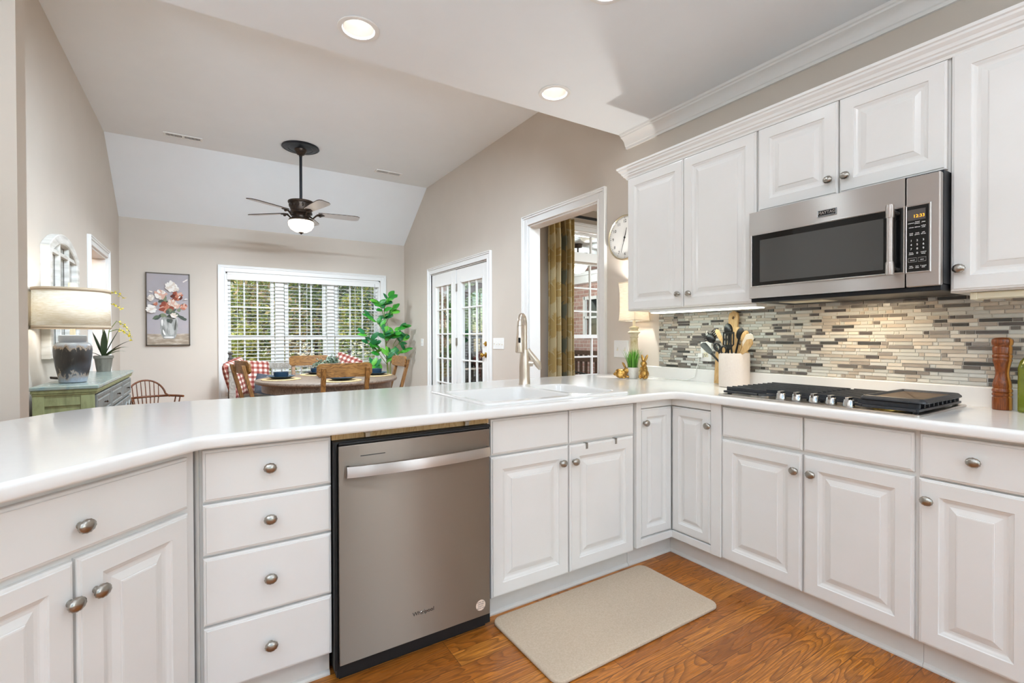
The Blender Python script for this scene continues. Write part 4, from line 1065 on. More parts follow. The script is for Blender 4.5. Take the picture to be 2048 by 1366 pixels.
# ------------------------------------------------------------------ downlights
for k, (x, y) in enumerate(CANS):
    lab = ['recessed ceiling downlight nearest the dining room edge, left of the pair', 'recessed ceiling downlight nearest the crown moulding corner', 'recessed ceiling downlight cut off by the top of the picture'][k] if k < 3 else 'recessed ceiling downlight in the kitchen behind the camera'
    t = thing('ceiling_downlight', lab, 'ceiling light', (x, y, KZ), group=None if k < 3 else 'downlights behind the camera')
    b = MB(); b.lathe([(.074, .001), (.098, .001), (.101, -.002), (.100, -.006), (.094, -.008), (.078, -.006), (.074, .001)], n=48, caps=False); b.make('trim_ring', M['white'], t, smooth=50)
    b = MB(); b.lathe([(.0735, -.001), (.066, .035), (.055, .075)], n=40, caps=False); b.make('reflector', M['white'], t, smooth=60)
    b = MB(); b.lathe([(.056, .075), (.045, .068), (.0001, .064)], n=32); b.make('lens', M['lens'], t, smooth=60)
    lamp('AREA', 'downlight_lamp', (x, y, KZ+.003), CAN_W[k]*.50, COOL, shape='DISK', size=.085)

for lab, gx, gy, gw in (('white globe fill lamp added at the left rear behind the camera', -1.15, -1.45, 56), ('white globe fill lamp added in the rear corner behind the camera', 1.86, -2.2, 40), ('white globe fill lamp added out of view left of the camera', -1.25, .55, 24)):  # unseen globes added around the camera to brighten cabinet fronts and ceiling
    t = thing('added_fill_globe', lab, 'fill lamp', (gx, gy, KZ))
    b = MB(); b.cyl((0, 0, 0), (0, 0, -1.10), .004, n=8); b.lathe([(.06, 0), (.055, -.02), (.01, -.03)], n=20); b.make('cord', M['white'], t)
    b = MB(); b.ell((0, 0, -1.27), (.17, .17, .16), 32, 20); b.make('globe', M['globe'], t, smooth=60)
    b = MB(); b.cyl((0, 0, -1.12), (0, 0, -1.095), .15, .16, 24); b.make('fitter', M['white'], t)
    lamp('POINT', 'added_fill_lamp', (gx, gy, KZ-1.27), 52 if gx > 0 else gw*.15, COOL3, shadow_soft_size=.09)
    lamp('AREA', 'added_fill_uplight', (gx, gy, KZ-1.09), gw*(1.0 if gx > 0 else 1.45), COOL2, rot=(PI, 0, 0), shape='DISK', size=.3)
# ================================================================== things on the worktop
# utensil crock and what stands in it
kx, ky = 2.590, 1.662
t = thing('utensil_crock', 'off-white textured ceramic crock holding kitchen utensils', 'crock', (kx, ky, CT))
b = MB(); b.lathe([(.078, 0), (.083, .004), (.0835, .19), (.081, .196), (.078, .192), (.077, .02), (.0001, .018)], (kx, ky, CT+.001), 60)
m = mat('dimpled_ceramic', 'dacdc2', .45); n = N(m); v = n.new('TexVoronoi', feature='F1'); v.inputs['Scale'].default_value = 110
n.link(n.coord((1, 1, .6)), v.inputs['Vector']); n.bump(v.outputs['Distance'], .35, .003)
b.make('crock_body', m, t, world=True, smooth=40)
t = thing('cutting_board', 'beech paddle cutting board with a holed handle leaning behind the crock', 'cutting board', (2.672, 1.73, CT))
b = MB()
def board_poly():
    o = [(-.105, 0), (.105, 0), (.105, .19)]
    for k in range(7): a = k/6; o.append((.105-.075*a**1.5, .19+.06*a))
    o += [(.026, .30), (.031, .41), (.026, .435), (0, .447), (-.026, .435), (-.031, .41), (-.026, .30)]
    for k in range(7): a = 1-k/6; o.append((-.105+.075*a**1.5, .19+.06*a))
    return o
bp = board_poly()
bm_ = MB(); poly_fill(bm_, bp, [circ(0, .405, .009, 16)], 0); poly_fill(bm_, bp, [circ(0, .405, .009, 16)], .014)
for lp in (bp, circ(0, .405, .009, 16)):
    k = len(lp); bm_.add([(x, y, z) for z in (0, .014) for x, y in lp], [(i, (i+1) % k, k+(i+1) % k, k+i) for i in range(k)])
MX = Matrix.Translation((2.656, 1.735, CT+.003)) @ Matrix.Rotation(radians(5.2), 4, 'Y') @ Matrix(((0, 0, 1, 0), (-1, 0, 0, 0), (0, 1, 0, 0), (0, 0, 0, 1)))
bm_.make('board', M['olive'], t, world=True, mat_m=MX, smooth=30)
def utensil(name, label, cat, foot, top, shape, matl, hmat=None, roll=0.0, group='utensils in the crock'):
    """foot inside the crock, top where the tool ends; shape = builder(mb) in local (x across, z along, y thin) with z from 0 (neck) up"""
    f0, t0 = Vector(foot), Vector(top); d = (t0-f0); L = d.length; d.normalize()
    view = (Vector((0, 0, 1.2))-t0).normalized(); xx = d.cross(view).normalized()*-1; yy = d.cross(xx)
    Mx = Matrix(((xx.x, yy.x, d.x, f0.x), (xx.y, yy.y, d.y, f0.y), (xx.z, yy.z, d.z, f0.z), (0, 0, 0, 1))) @ Matrix.Rotation(roll, 4, 'Z')
    t = thing(name, label, cat, tuple(f0), group=group)
    hl, hb = shape
    MB().tube([(0, 0, 0), (0, 0, L-hl)], [.0055, .006], 10).make('handle', hmat or matl, t, world=True, mat_m=Mx, smooth=50)
    b = MB(); hb(b, L-hl, hl); b.make('head', matl, t, world=True, mat_m=Mx, smooth=50)
def spoon(w_, cup=.35):
    def f(b, z0, h):
        b.sheet(lambda u, v: ((u-.5)*2*w_*sqrt(max(1e-4, 1-(2*v-1)**2)), .004+cup*w_*(1-(2*u-1)**2)*sin(pi*v), z0-.004+h*v), 10, 14)
        b.sheet(lambda u, v: ((u-.5)*2*w_*sqrt(max(1e-4, 1-(2*v-1)**2)), .007+cup*w_*(1-(2*u-1)**2)*sin(pi*v), z0-.004+h*v), 10, 14)
    return f
def spatula(w_, th_=.006, r=.012):
    def f(b, z0, h):
        o = [(-.007, z0-.01), (.007, z0-.01), (w_*.9, z0+h*.25), (w_, z0+h-r), (w_-r, z0+h), (-w_+r, z0+h), (-w_, z0+h-r), (-w_*.9, z0+h*.25)]
        b.prism(o, -th_/2, th_/2, mp=lambda x, y, z: (x, z, y))
    return f
def slotted(w_):
    def f(b, z0, h):
        b.prism([(-.007, z0-.01), (.007, z0-.01), (w_, z0+.022), (-w_, z0+.022)], -.002, .002, mp=lambda x, y, z: (x, z, y))
        for k in range(5): x = -w_+.004+(2*w_-.008)*k/4; b.box(x-.0042, -.002, z0+.02, x+.0042, .002, z0+h-.008)
        b.box(-w_, -.002, z0+h-.010, w_, .002, z0+h)
    return f
def forkhead(b, z0, h):
    spoon(.026, .5)(b, z0, h*.85)
    for s in (-1, 1):
        for k in range(4): zz = z0+h*(.3+.16*k); b.cyl((.020*s, .012, zz), (.036*s, -.006, zz+.012), .004, .003, 6)
    b.cyl((0, .01, z0+h*.8), (0, -.008, z0+h), .004, .003, 6)
zb = CT+.03
utensil('pasta_fork', 'black toothed pasta fork leaning out on the left of the crock', 'utensil', (kx, ky-.01, zb), (2.585, 1.835, 1.235), (.075, forkhead), M['black'])
utensil('turner', 'black flat turner leaning far out to the left of the crock', 'utensil', (kx-.01, ky-.03, zb), (2.56, 1.855, 1.165), (.085, spatula(.020, .004, .01)), M['black'], roll=.5)
utensil('ladle', 'tall black ladle with a deep oval bowl, upright in the crock', 'utensil', (kx+.02, ky, zb), (2.60, 1.712, 1.288), (.078, spoon(.024, .5)), M['black'])
utensil('slotted_turner', 'black slotted turner at the front middle of the crock', 'utensil', (kx-.03, ky+.02, zb), (2.545, 1.668, 1.232), (.095, slotted(.031)), M['black'], roll=.25)
utensil('serving_spoon', 'black serving spoon with a rounded tip, right of the middle of the crock', 'utensil', (kx, ky+.03, zb), (2.60, 1.622, 1.262), (.072, spoon(.020, .4)), M['black'])
utensil('wooden_spoon', 'long pale wooden spoon slanting left in the crock', 'utensil', (kx+.02, ky-.03, zb), (2.59, 1.778, 1.25), (.07, spatula(.013, .009, .012)), M['olive'])
utensil('wooden_spatula', 'broad pale wooden spatula at the back of the crock', 'utensil', (kx+.035, ky, zb), (2.635, 1.668, 1.262), (.08, spatula(.026, .007, .02)), M['olive'])
utensil('wooden_spoon', 'pale wooden spoon slanting right in the crock', 'utensil', (kx+.02, ky+.05, zb), (2.60, 1.588, 1.245), (.075, spoon(.019, .3)), M['olive'])
utensil('silicone_spatula', 'cream silicone spatula leaning right in the crock', 'utensil', (kx, ky+.055, zb), (2.575, 1.548, 1.220), (.085, spatula(.024, .009, .018)), mat('cream_silicone', 'efe6d4', .4), M['olive'])
utensil('mixing_paddle', 'light wooden paddle leaning furthest right in the crock', 'utensil', (kx-.02, ky+.055, zb), (2.545, 1.530, 1.190), (.09, spatula(.020, .008, .016)), M['olive'], roll=-.4)
utensil('tongs', 'black looped handle of kitchen tongs in front of the turner', 'utensil', (kx-.04, ky-.01, zb), (2.525, 1.738, 1.165), (.05, lambda b, z0, h: b.tube([(.016*sin(a*pi/8), 0, z0+h*.55-h*.45*cos(a*pi/8)) for a in range(16)], .0055, 8, closed=True)), M['black'])
utensil('whisk', 'black looped handle of a strainer at the front of the crock', 'utensil', (kx-.05, ky+.03, zb), (2.52, 1.683, 1.150), (.05, lambda b, z0, h: b.tube([(.014*sin(a*pi/8), 0, z0+h*.55-h*.45*cos(a*pi/8)) for a in range(16)], .0055, 8, closed=True)), M['black'])
# pepper mill
t = thing('pepper_mill', 'tall turned acacia pepper mill standing right of the cooktop', 'pepper mill', (2.655, .560, CT))
pr_ = [(.0285, .001), (.0295, .003), (.0295, .048), (.0270, .051), (.0268, .054), (.0300, .058), (.0300, .064), (.0265, .068), (.0300, .072), (.0300, .080), (.0265, .085), (.0285, .094), (.0262, .112), (.0215, .130), (.0200, .145), (.0210, .160), (.0255, .186), (.0285, .197), (.0265, .203), (.0290, .207), (.0295, .215), (.0265, .220)]
b = MB(); b.lathe(pr_, (2.655, .560, CT), 40)
for i, f in enumerate(b.f):
    if len(f) == 4 and (i % 40) in (26, 27, 28): b.m[i] = 1
b.make('mill_body', [M['mill'], M['mill2']], t, world=True, smooth=35)
b = MB(); b.lathe([(.0262, .220), (.0285, .223), (.0290, .246), (.0280, .250), (.0265, .252), (.0300, .258), (.0318, .268), (.0300, .278), (.0215, .285), (.0001, .287)], (2.655, .560, CT), 40)
for i, f in enumerate(b.f):
    if len(f) == 4 and (i % 40) in (26, 27, 28): b.m[i] = 1
b.make('mill_head', [M['mill'], M['mill2']], t, world=True, smooth=35)
t = thing('oil_bottle', 'green glass oil bottle cut off by the right edge beside the pepper mill', 'bottle', (2.630, .478, CT))
gm = mat('olive_glass', '8f9a3a', .08, **{'Transmission_Weight': .6})
b = MB(); b.lathe([(.030, .001), (.034, .004), (.034, .17), (.028, .195), (.014, .215), (.0125, .27), (.0145, .272), (.0145, .28)], (2.630, .478, CT), 32); b.make('bottle_glass', gm, t, world=True, smooth=40)
b = MB(); b.lathe([(.0125, .281), (.0125, .30), (.006, .305), (.005, .325), (.0001, .326)], (2.630, .478, CT), 20); b.make('pourer', M['nickel'], t, world=True, smooth=40)

# corner lamp, grass pot, rabbits
lx, ly = 2.635, 2.480
t = thing('buffet_lamp', 'lit white square-shaded lamp on a turned distressed post in the worktop corner', 'table lamp', (lx, ly, CT))
m = noisy('distressed_cream', [(.35, 'd8cdb4'), (.55, 'cbbb95'), (.66, 'a08340'), (.8, 'd9cfba')], (14, 14, 9), rough=.6)
b = MB(); b.box(lx-.052, ly-.052, CT+.001, lx+.052, ly+.052, CT+.022); b.lathe([(.050, .022), (.052, .034), (.045, .044), (.050, .055), (.052, .125), (.050, .132), (.038, .142), (.046, .150), (.040, .160), (.031, .20), (.027, .245), (.026, .285), (.033, .292), (.027, .298), (.030, .312), (.044, .322), (.044, .328), (.031, .338), (.027, .348), (.034, .356), (.034, .364), (.015, .370)], (lx, ly, CT), 32)
b.make('lamp_base', m, t, world=True, smooth=35)
b = MB(); b.cyl((lx, ly, CT+.368), (lx, ly, CT+.43), .011, n=14); b.make('socket', M['cream'], t, world=True)
b = MB()
def sq(r, z): return [(lx+sx*r, ly+sy*r, z) for sx, sy in ((-1, -1), (1, -1), (1, 1), (-1, 1))]
zs0, zs1 = 1.322, 1.605
lv = [sq(.077, zs0), sq(.072, zs0+.07), sq(.072, zs0+.20), sq(.078, zs1)]
for q in lv: b.v += q
for k in range(3):
    for j in range(4): b.f.append((k*4+j, k*4+(j+1) % 4, (k+1)*4+(j+1) % 4, (k+1)*4+j)); b.m.append(0)
b.make('lamp_shade', M['whiteshade'], t, world=True, solid=.0015)
b = MB()
for r, z in ((.077, zs0), (.078, zs1-.006)):
    b = MB()
    for j in range(4): q = sq(r, z); p0, p1 = q[j], q[(j+1) % 4]; b.tube([(p0[0], p0[1], z+.002), (p1[0], p1[1], z+.002)], .0035, 6)
    b.make('shade_piping', M['whiteshade'], t, world=True)
b = MB(); b.ell((lx, ly, CT+.47), (.024, .024, .034), 14, 10); b.make('bulb', emit('warm_bulb', 'fff0dc', 14), t, world=True, smooth=60)
lamp('POINT', 'buffet_lamp_light', (lx, ly, 1.545), 19, (.98, .96, .92), shadow_soft_size=.022)
# cord from the lamp to the socket
b = MB(); b.tube([(lx+.04, ly-.045, CT+.004), (2.655, 2.39, CT+.004), (2.675, 2.30, CT+.004), (2.680, 2.18, CT+.004), (2.682, 2.06, CT+.005), (2.684, 2.0, CT+.03), (2.684, 1.985, 1.0), (2.70, 1.985, 1.04), (2.705, 1.982, 1.075), (2.714, 1.972, 1.085)], .0026, 6)
b.box(2.700, 1.955, 1.072, 2.716, 1.988, 1.098)
tag(b.make('lamp_cord', M['white']), 'thin white lamp cord running along the curb up to the splashback socket', 'cord')
px_, py_ = 2.535, 2.398
t = thing('grass_pot', 'small pale grey pot of bright green artificial grass between the golden rabbits', 'potted grass', (px_, py_, CT))
b = MB(); b.lathe([(.033, .001), (.036, .004), (.043, .072), (.0435, .078), (.040, .078), (.038, .060), (.0001, .060)], (px_, py_, CT), 32); b.make('pot', noisy('pale_concrete', [(.3, 'd3cfc6'), (.7, 'dedad2')], (60, 60, 60), rough=.8), t, world=True, smooth=40)
rd = random.Random(4); b = MB(); cols = []
for k in range(170):
    a = rd.uniform(0, 2*pi); r = .034*sqrt(rd.random()); h = rd.uniform(.09, .155); ln = rd.uniform(.1, .5); p = Vector((px_+r*cos(a), py_+r*sin(a), CT+.06))
    d = Vector((cos(a), sin(a), 0))*r/.034; s = Vector((-sin(a), cos(a), 0))*.0022
    pts = [p+d*h*ln*.9*q*q+Vector((0, 0, h*q)) for q in (0, .45, .8, 1)]
    b.add([pts[0]-s, pts[0]+s, pts[1]-s, pts[1]+s, pts[2]-s*.7, pts[2]+s*.7, pts[3]], [(0, 1, 3, 2), (2, 3, 5, 4), (4, 5, 6)])
    c = C(rd.choice(['4f8a2a', '63a035', '3f7526', '78b044'])); cols += [c]*3
o = b.make('grass_blades', M['leaf'], t, world=True, col=cols); o['kind'] = 'stuff'
def rabbit(label, loc, rz, sit):
    b = MB()
    if sit:
        b.ell((0, 0, .032), (.034, .030, .034), 18, 12); b.ell((.004, 0, .062), (.024, .023, .036), 18, 12)
        b.ell((.012, 0, .103), (.026, .021, .020), 16, 12); b.ell((.030, 0, .097), (.012, .012, .011), 12, 8)
        for s in (-1, 1):
            b.ell((.004, .012*s, .140), (.007, .010, .030), 10, 8, rot=Matrix.Rotation(-.25, 3, 'Y') @ Matrix.Rotation(-.35*s, 3, 'X'))
            b.ell((.020, .022*s, .016), (.020, .010, .015), 12, 8); b.ell((.034, .014*s, .006), (.014, .007, .006), 10, 6); b.ell((.024, .013*s, .066), (.009, .007, .020), 10, 8, rot=Matrix.Rotation(.5, 3, 'Y'))
        b.ell((-.034, 0, .020), (.010, .010, .010), 10, 8)
    else:
        b.ell((-.010, 0, .032), (.043, .030, .033), 18, 12); b.ell((-.026, 0, .034), (.028, .032, .032), 16, 10)
        b.ell((.030, 0, .054), (.025, .019, .020), 16, 12); b.ell((.048, 0, .048), (.011, .011, .010), 12, 8)
        for s in (-1, 1):
            b.ell((.012, .012*s, .088), (.007, .010, .028), 10, 8, rot=Matrix.Rotation(-.45, 3, 'Y') @ Matrix.Rotation(-.3*s, 3, 'X'))
            b.ell((-.018, .026*s, .016), (.024, .009, .016), 12, 8); b.ell((.0, .024*s, .006), (.020, .008, .006), 10, 6); b.ell((.034, .012*s, .010), (.014, .008, .009), 10, 6)
        b.ell((-.054, 0, .028), (.011, .011, .011), 10, 8)
    o = b.make('rabbit_figurine', M['gold'], smooth=80); md = o.modifiers.new('r', 'REMESH'); md.mode = 'VOXEL'; md.voxel_size = .0022; md.use_smooth_shade = True
    o.location = loc; o.rotation_euler = (0, 0, rz); WM[o.name] = Matrix.Translation(loc) @ Matrix.Rotation(rz, 4, 'Z'); return tag(o, label, 'figurine')
rabbit('golden crouching rabbit figurine left of the grass pot', (2.472, 2.435, CT+.003), radians(-35), False)
rabbit('golden upright sitting rabbit figurine right of the grass pot', (2.545, 2.300, CT+.004), radians(200), True)

# wall plates ---------------------------------------------------------
def plate(name, label, cat, mp, u0, u1, z0, z1, gangs, kind):
    """mp(u, out, z)"""
    c = mp((u0+u1)/2, 0, (z0+z1)/2); t = thing(name, label, cat, tuple(c))
    def bx(b, a, e, d0, d1, f, g): vs = [mp(u, d, z) for d in (d0, d1) for z in (f, g) for u in (a, e)]; b.add(vs, [(0, 1, 3, 2), (4, 6, 7, 5), (0, 4, 5, 1), (2, 3, 7, 6), (0, 2, 6, 4), (1, 5, 7, 3)])
    b = MB(); bx(b, u0, u1, -.001, .006, z0, z1); b.make('plate', M['white'], t, world=True, bevel=.003)
    zc = (z0+z1)/2
    for i in range(gangs):
        u = u0+(u1-u0)*(i+.5)/gangs
        if kind == 'switch':
            b = MB(); bx(b, u-.005, u+.005, .005, .016, zc-.002, zc+.012); b.make('toggle', M['white'], t, world=True, bevel=.001)
            b = MB(); bx(b, u-.0075, u+.0075, .005, .0068, zc-.014, zc+.014); b.make('toggle_slot', M['cream'], t, world=True)
        else:
            for s in (-1, 1):
                b = MB(); bx(b, u-.017, u+.017, .004, .008, zc+s*.020-.015, zc+s*.020+.015); f = b.make('socket_face', M['cream'], t, world=True, bevel=.003)
                b = MB(); bx(b, u-.008, u-.005, .007, .0085, zc+s*.020-.004, zc+s*.020+.007); bx(b, u+.005, u+.008, .007, .0085, zc+s*.020-.004, zc+s*.020+.006); bx(b, u-.0025, u+.0025, .007, .0085, zc+s*.020-.011, zc+s*.020-.006); b.make('slots', M['gap'], f, world=True)
plate('light_switch', 'white four-gang switch plate beside the French doors', 'light switch', mR, 4.452, 4.679, 1.073, 1.197, 4, 'switch')
plate('light_switch', 'white two-gang switch plate behind the corner lamp', 'light switch', mR, 2.622, 2.776, 1.046, 1.178, 2, 'switch')
plate('light_switch', 'small white single switch plate on the wall near the dining corner', 'light switch', mR, 6.752, 6.842, 1.075, 1.187, 1, 'switch')
mT = lambda u, o, z: (2.7255-o, u, z)
plate('wall_outlet', 'white duplex wall outlet on the mosaic splashback left of the crock', 'outlet', mT, 1.902, 1.982, 1.046, 1.172, 1, 'outlet')

# wall clock ------------------------------------------------------------
cy, cz, cr = 2.643, 1.968, .174
t = thing('wall_clock', 'round white wall clock with a pale brass rim, half hidden by the wall cabinet', 'clock', (WX, cy, cz), -PI/2)
b = MB(); b.lathe([(cr-.002, 0), (cr, .012), (cr-.002, .030), (cr-.010, .034), (cr-.014, .026)], n=64, axis='y', caps=False); b.make('rim', mat('champagne_metal', 'c9bda2', .3, .9), t, smooth=40)
b = MB(); b.lathe([(cr-.006, .004), (cr-.006, .020), (.0001, .020)], n=64, axis='y'); b.make('dial', mat('clock_face', 'ecebe6', .5), t)
for h in range(1, 13):
    a = radians(90-30*h); r = cr*.72; text('numeral', str(h), M['black'], t, front(r*cos(a), -.0206, r*sin(a)), .034, .0003)
b = MB()
for k in range(60):
    a = radians(6*k); L = .010 if k % 5 == 0 else .006; w_ = .0016 if k % 5 == 0 else .0007
    p = Vector((cos(a), 0, sin(a))); q = Vector((-sin(a), 0, cos(a))); r0 = cr-.018
    b.add([p*r0+q*w_-Vector((0, .0212, 0)), p*r0-q*w_-Vector((0, .0212, 0)), p*(r0-L)-q*w_-Vector((0, .0212, 0)), p*(r0-L)+q*w_-Vector((0, .0212, 0))], [(0, 1, 2, 3)])
b.make('minute_marks', M['black'], t, solid=.0004)
for nm, ang, L, w_ in (('hour_hand', 73.5, .075, .004), ('minute_hand', -108, .118, .0026)):
    a = radians(ang); d = Vector((cos(a), 0, sin(a))); q = Vector((-sin(a), 0, cos(a))); o_ = Vector((0, -.0235, 0)); b = MB()
    b.add([d*-.03+q*w_+o_, d*-.03-q*w_+o_, d*L-q*w_*.4+o_, d*L+q*w_*.4+o_], [(0, 1, 2, 3)]); b.make(nm, M['black'], t, solid=.0012)
MB().lathe([(.007, .021), (.007, .027), (.0001, .028)], n=16, axis='y').make('hub', M['black'], t)

# ================================================================== dining room
# ceiling vents
for lab, x0, x1, y0, y1 in (('white slotted ceiling vent left of the fan', -.374, -.022, 6.262, 6.372), ('white slotted ceiling vent right of the fan', 1.873, 2.217, 6.195, 6.315)):
    t = thing('ceiling_vent', lab, 'vent', ((x0+x1)/2, (y0+y1)/2, DZ))
    b = MB()
    for a in ((x0, x1, y0, y0+.018), (x0, x1, y1-.018, y1), (x0, x0+.02, y0+.018, y1-.018), (x1-.02, x1, y0+.018, y1-.018), ((x0+x1)/2-.008, (x0+x1)/2+.008, y0+.018, y1-.018)): b.box(a[0], a[2], DZ-.008, a[1], a[3], DZ)
    b.make('vent_frame', M['white'], t, world=True, bevel=.002)
    MB().box(x0+.02, y0+.018, DZ-.0015, x1-.02, y1-.018, DZ).make('duct_opening', M['gap'], t, world=True)
    b = MB(); x = x0+.024
    while x < x1-.024: b.box(x, y0+.018, DZ-.007, x+.005, y1-.018, DZ-.002); x += .0125
    b.make('slats', M['white'], t, world=True)

# ceiling fan
fc = Vector((.925, 5.955, 0))
t = thing('ceiling_fan', 'bronze five-blade ceiling fan with a lit frosted bowl on a long downrod', 'ceiling fan', (fc.x, fc.y, DZ))
dk = M['darkmetal']
b = MB(); b.lathe([(.198, 0), (.200, -.010), (.185, -.018), (.178, -.014), (.135, -.022), (.128, -.018), (.080, -.030), (.070, -.030)], fc+Vector((0, 0, DZ-.001)), 48); b.make('medallion', dk, t, world=True, smooth=35)
b = MB(); b.lathe([(.068, -.028), (.066, -.045), (.040, -.085), (.018, -.095), (.018, -.11)], fc+Vector((0, 0, DZ)), 32); b.make('canopy', M['bronze'], t, world=True, smooth=35)
b = MB(); b.cyl(fc+Vector((0, 0, DZ-.10)), fc+Vector((0, 0, 2.76)), .0155, n=16); b.make('downrod', dk, t, world=True, smooth=50)
b = MB(); b.lathe([(.018, 2.775), (.06, 2.772), (.135, 2.768), (.140, 2.758), (.136, 2.745), (.122, 2.740), (.118, 2.690), (.110, 2.660), (.118, 2.650), (.122, 2.628), (.096, 2.615), (.085, 2.590), (.088, 2.575), (.125, 2.562), (.132, 2.550), (.128, 2.535)], fc, 48)
for k in range(16):
    a = 2*pi*k/16; b.ell(fc+Vector((.118*cos(a), .118*sin(a), 2.715)), (.012, .012, .022), 8, 6)
b.make('motor_housing', M['bronze'], t, world=True, smooth=40)
b = MB(); b.lathe([(.130, 2.540), (.137, 2.520), (.134, 2.490), (.110, 2.450), (.070, 2.425), (.024, 2.414)], fc, 48); b.make('light_bowl', M['bowl'], t, world=True, smooth=60)
b = MB(); b.lathe([(.026, 2.418), (.030, 2.412), (.014, 2.404), (.010, 2.396), (.0001, 2.390)], fc, 20); b.make('finial', M['bronze'], t, world=True, smooth=40)
mb_blade = mat('blade_whitewash', 'cfd0d2', .35)
for k in range(5):
    a = radians(-5+72*k); d = Vector((cos(a), sin(a), 0)); q = Vector((-sin(a), cos(a), -.17)).normalized()
    p = fc+Vector((0, 0, 2.640)); b = MB(); o = []
    for r, w_ in ((.185, .042), (.22, .052), (.40, .064), (.58, .070), (.62, .062), (.643, .040)): o.append((r, w_))
    pts = [p+d*r+q*w_ for r, w_ in o]+[p+d*r-q*w_ for r, w_ in reversed(o)]
    zt_ = Vector((0, 0, .004)); n_ = len(pts)
    b.add([v-zt_ for v in pts]+[v+zt_ for v in pts], [tuple(range(n_)), tuple(range(n_, 2*n_))])
    b.add([v-zt_ for v in pts]+[v+zt_ for v in pts], [(i, (i+1) % n_, n_+(i+1) % n_, n_+i) for i in range(n_)], 1)
    bl_ = b.make('fan_blade', [mb_blade, M['bronze']], t, world=True)
    b = MB(); b.tube([p+d*.09-zt_*8, p+d*.125-zt_*14, p+d*.16-zt_*5, p+d*.19-zt_*2], .010, 8)
    b.add([p+d*.165+q*.012-zt_*1.3, p+d*.215+q*.042-zt_*1.3, p+d*.255-zt_*1.3, p+d*.215-q*.042-zt_*1.3, p+d*.165-q*.012-zt_*1.3, p+d*.165+q*.012-zt_*3, p+d*.215+q*.042-zt_*3, p+d*.255-zt_*3, p+d*.215-q*.042-zt_*3, p+d*.165-q*.012-zt_*3], [(0, 1, 2, 3, 4), (9, 8, 7, 6, 5)]+[(i, (i+1) % 5, 5+(i+1) % 5, 5+i) for i in range(5)])
    b.ell(p+d*.205-zt_*5, (.016, .016, .012), 10, 8); b.make('blade_iron', M['bronze'], bl_, world=True)
lamp('AREA', 'fan_light', (fc.x, fc.y, 2.385), 55, (.85, .93, 1), shape='DISK', size=.22)

# painting
PX0, PX1, PZ0, PZ1 = -.640, -.180, 1.112, 2.036
t = thing('painting', 'framed painting of pink and white flowers in a glass vase on the back wall', 'painting', ((PX0+PX1)/2, BY, 1.57))
b = MB()
for a in ((PX0, PX0+.012, PZ0, PZ1), (PX1-.012, PX1, PZ0, PZ1), (PX0, PX1, PZ0, PZ0+.012), (PX0, PX1, PZ1-.012, PZ1)): b.box(a[0], BY-.042, a[2], a[1], BY-.001, a[3])
b.make('picture_frame', mat('bronze_frame', '4d4338', .4, .3), t, world=True)
cvm = noisy('canvas_background', [(.3, 'a59fa0'), (.55, 'aaa4a8'), (.75, 'b0a6a6')], (4, 4, 4), rough=.8)
cv = MB().box(PX0+.012, BY-.034, PZ0+.012, PX1-.012, BY-.004, PZ1-.012).make('canvas', cvm, t, world=True)
pw, ph_ = PX1-PX0, PZ1-PZ0
def dab(name, cols, items):
    mats = [mat('paint_'+c, c, .75) for c in cols]; b = MB()
    for i, (u, v, ru, rv, ang, mi) in enumerate(items):
        cx, cz_ = PX0+pw*u, PZ1-ph_*v; n_ = 14; ca, sa = cos(ang), sin(ang); y = BY-.0345-.00025*(i+1)
        pts = []
        for k in range(n_):
            a = 2*pi*k/n_; w_ = 1+.14*sin(3*a+i); x, z = ru*pw*cos(a)*w_, rv*ph_*sin(a)*w_; pts.append((cx+x*ca-z*sa, y, cz_+x*sa+z*ca))
        b.add(pts, [tuple(range(n_))], mi)
    b.make(name, mats, cv, world=True)
b = MB()
b.add([(PX0+.012, BY-.0342, PZ0+.012), (PX1-.012, BY-.0342, PZ0+.012), (PX1-.012, BY-.0342, PZ0+ph_*.165), (PX0+.012, BY-.0342, PZ0+ph_*.160)], [(0, 1, 2, 3)])
b.make('painted_table', noisy('painted_table', [(.3, '8d7f70'), (.5, 'a59684'), (.7, 'c9beb0')], (9, 9, 30), rough=.8), cv, world=True)
vz = lambda v: PZ1-ph_*v
vp = [(.36, .60), (.70, .60), (.72, .68), (.715, .78), (.68, .86), (.64, .905), (.39, .905), (.335, .85), (.31, .76), (.32, .66)]
b = MB(); b.add([(PX0+pw*u, BY-.0346, vz(v)) for u, v in vp], [tuple(range(len(vp)))])
b.make('painted_vase', noisy('painted_glass', [(.3, '6f706a'), (.5, '9b9c98'), (.7, 'cfd0cd')], (26, 26, 7), rough=.7), cv, world=True)
rd = random.Random(5); it = []
for u, v, a in ((.26, .62, .7), (.42, .33, 1.9), (.35, .39, .2), (.43, .37, 2.2), (.83, .44, .5), (.30, .60, .8), (.78, .60, -.4), (.60, .52, .4), (.68, .56, 2.5), (.40, .58, -.5), (.22, .61, .6), (.85, .63, -.3)): it.append((u, v, .085, .018, a, rd.choice((0, 1, 2))))
for k in range(14): it.append((.56+rd.gauss(0, .09), .53+rd.gauss(0, .05), .05, .02, rd.uniform(0, 3), rd.choice((0, 1, 2))))
dab('leaf_pattern', ['5f6b57', '7c8468', '49524a'], it)
it = []
def flower(u, v, r, pal, n_=11):
    for k in range(n_):
        a = 2*pi*k/n_+rd.uniform(-.3, .3); q = r*rd.uniform(.45, .8); it.append((u+q*cos(a), v-q*sin(a)*.5, r*.5, r*.16, a*.8, rd.choice(pal)))
    it.append((u, v, r*.35, r*.14, 0, pal[-1]))
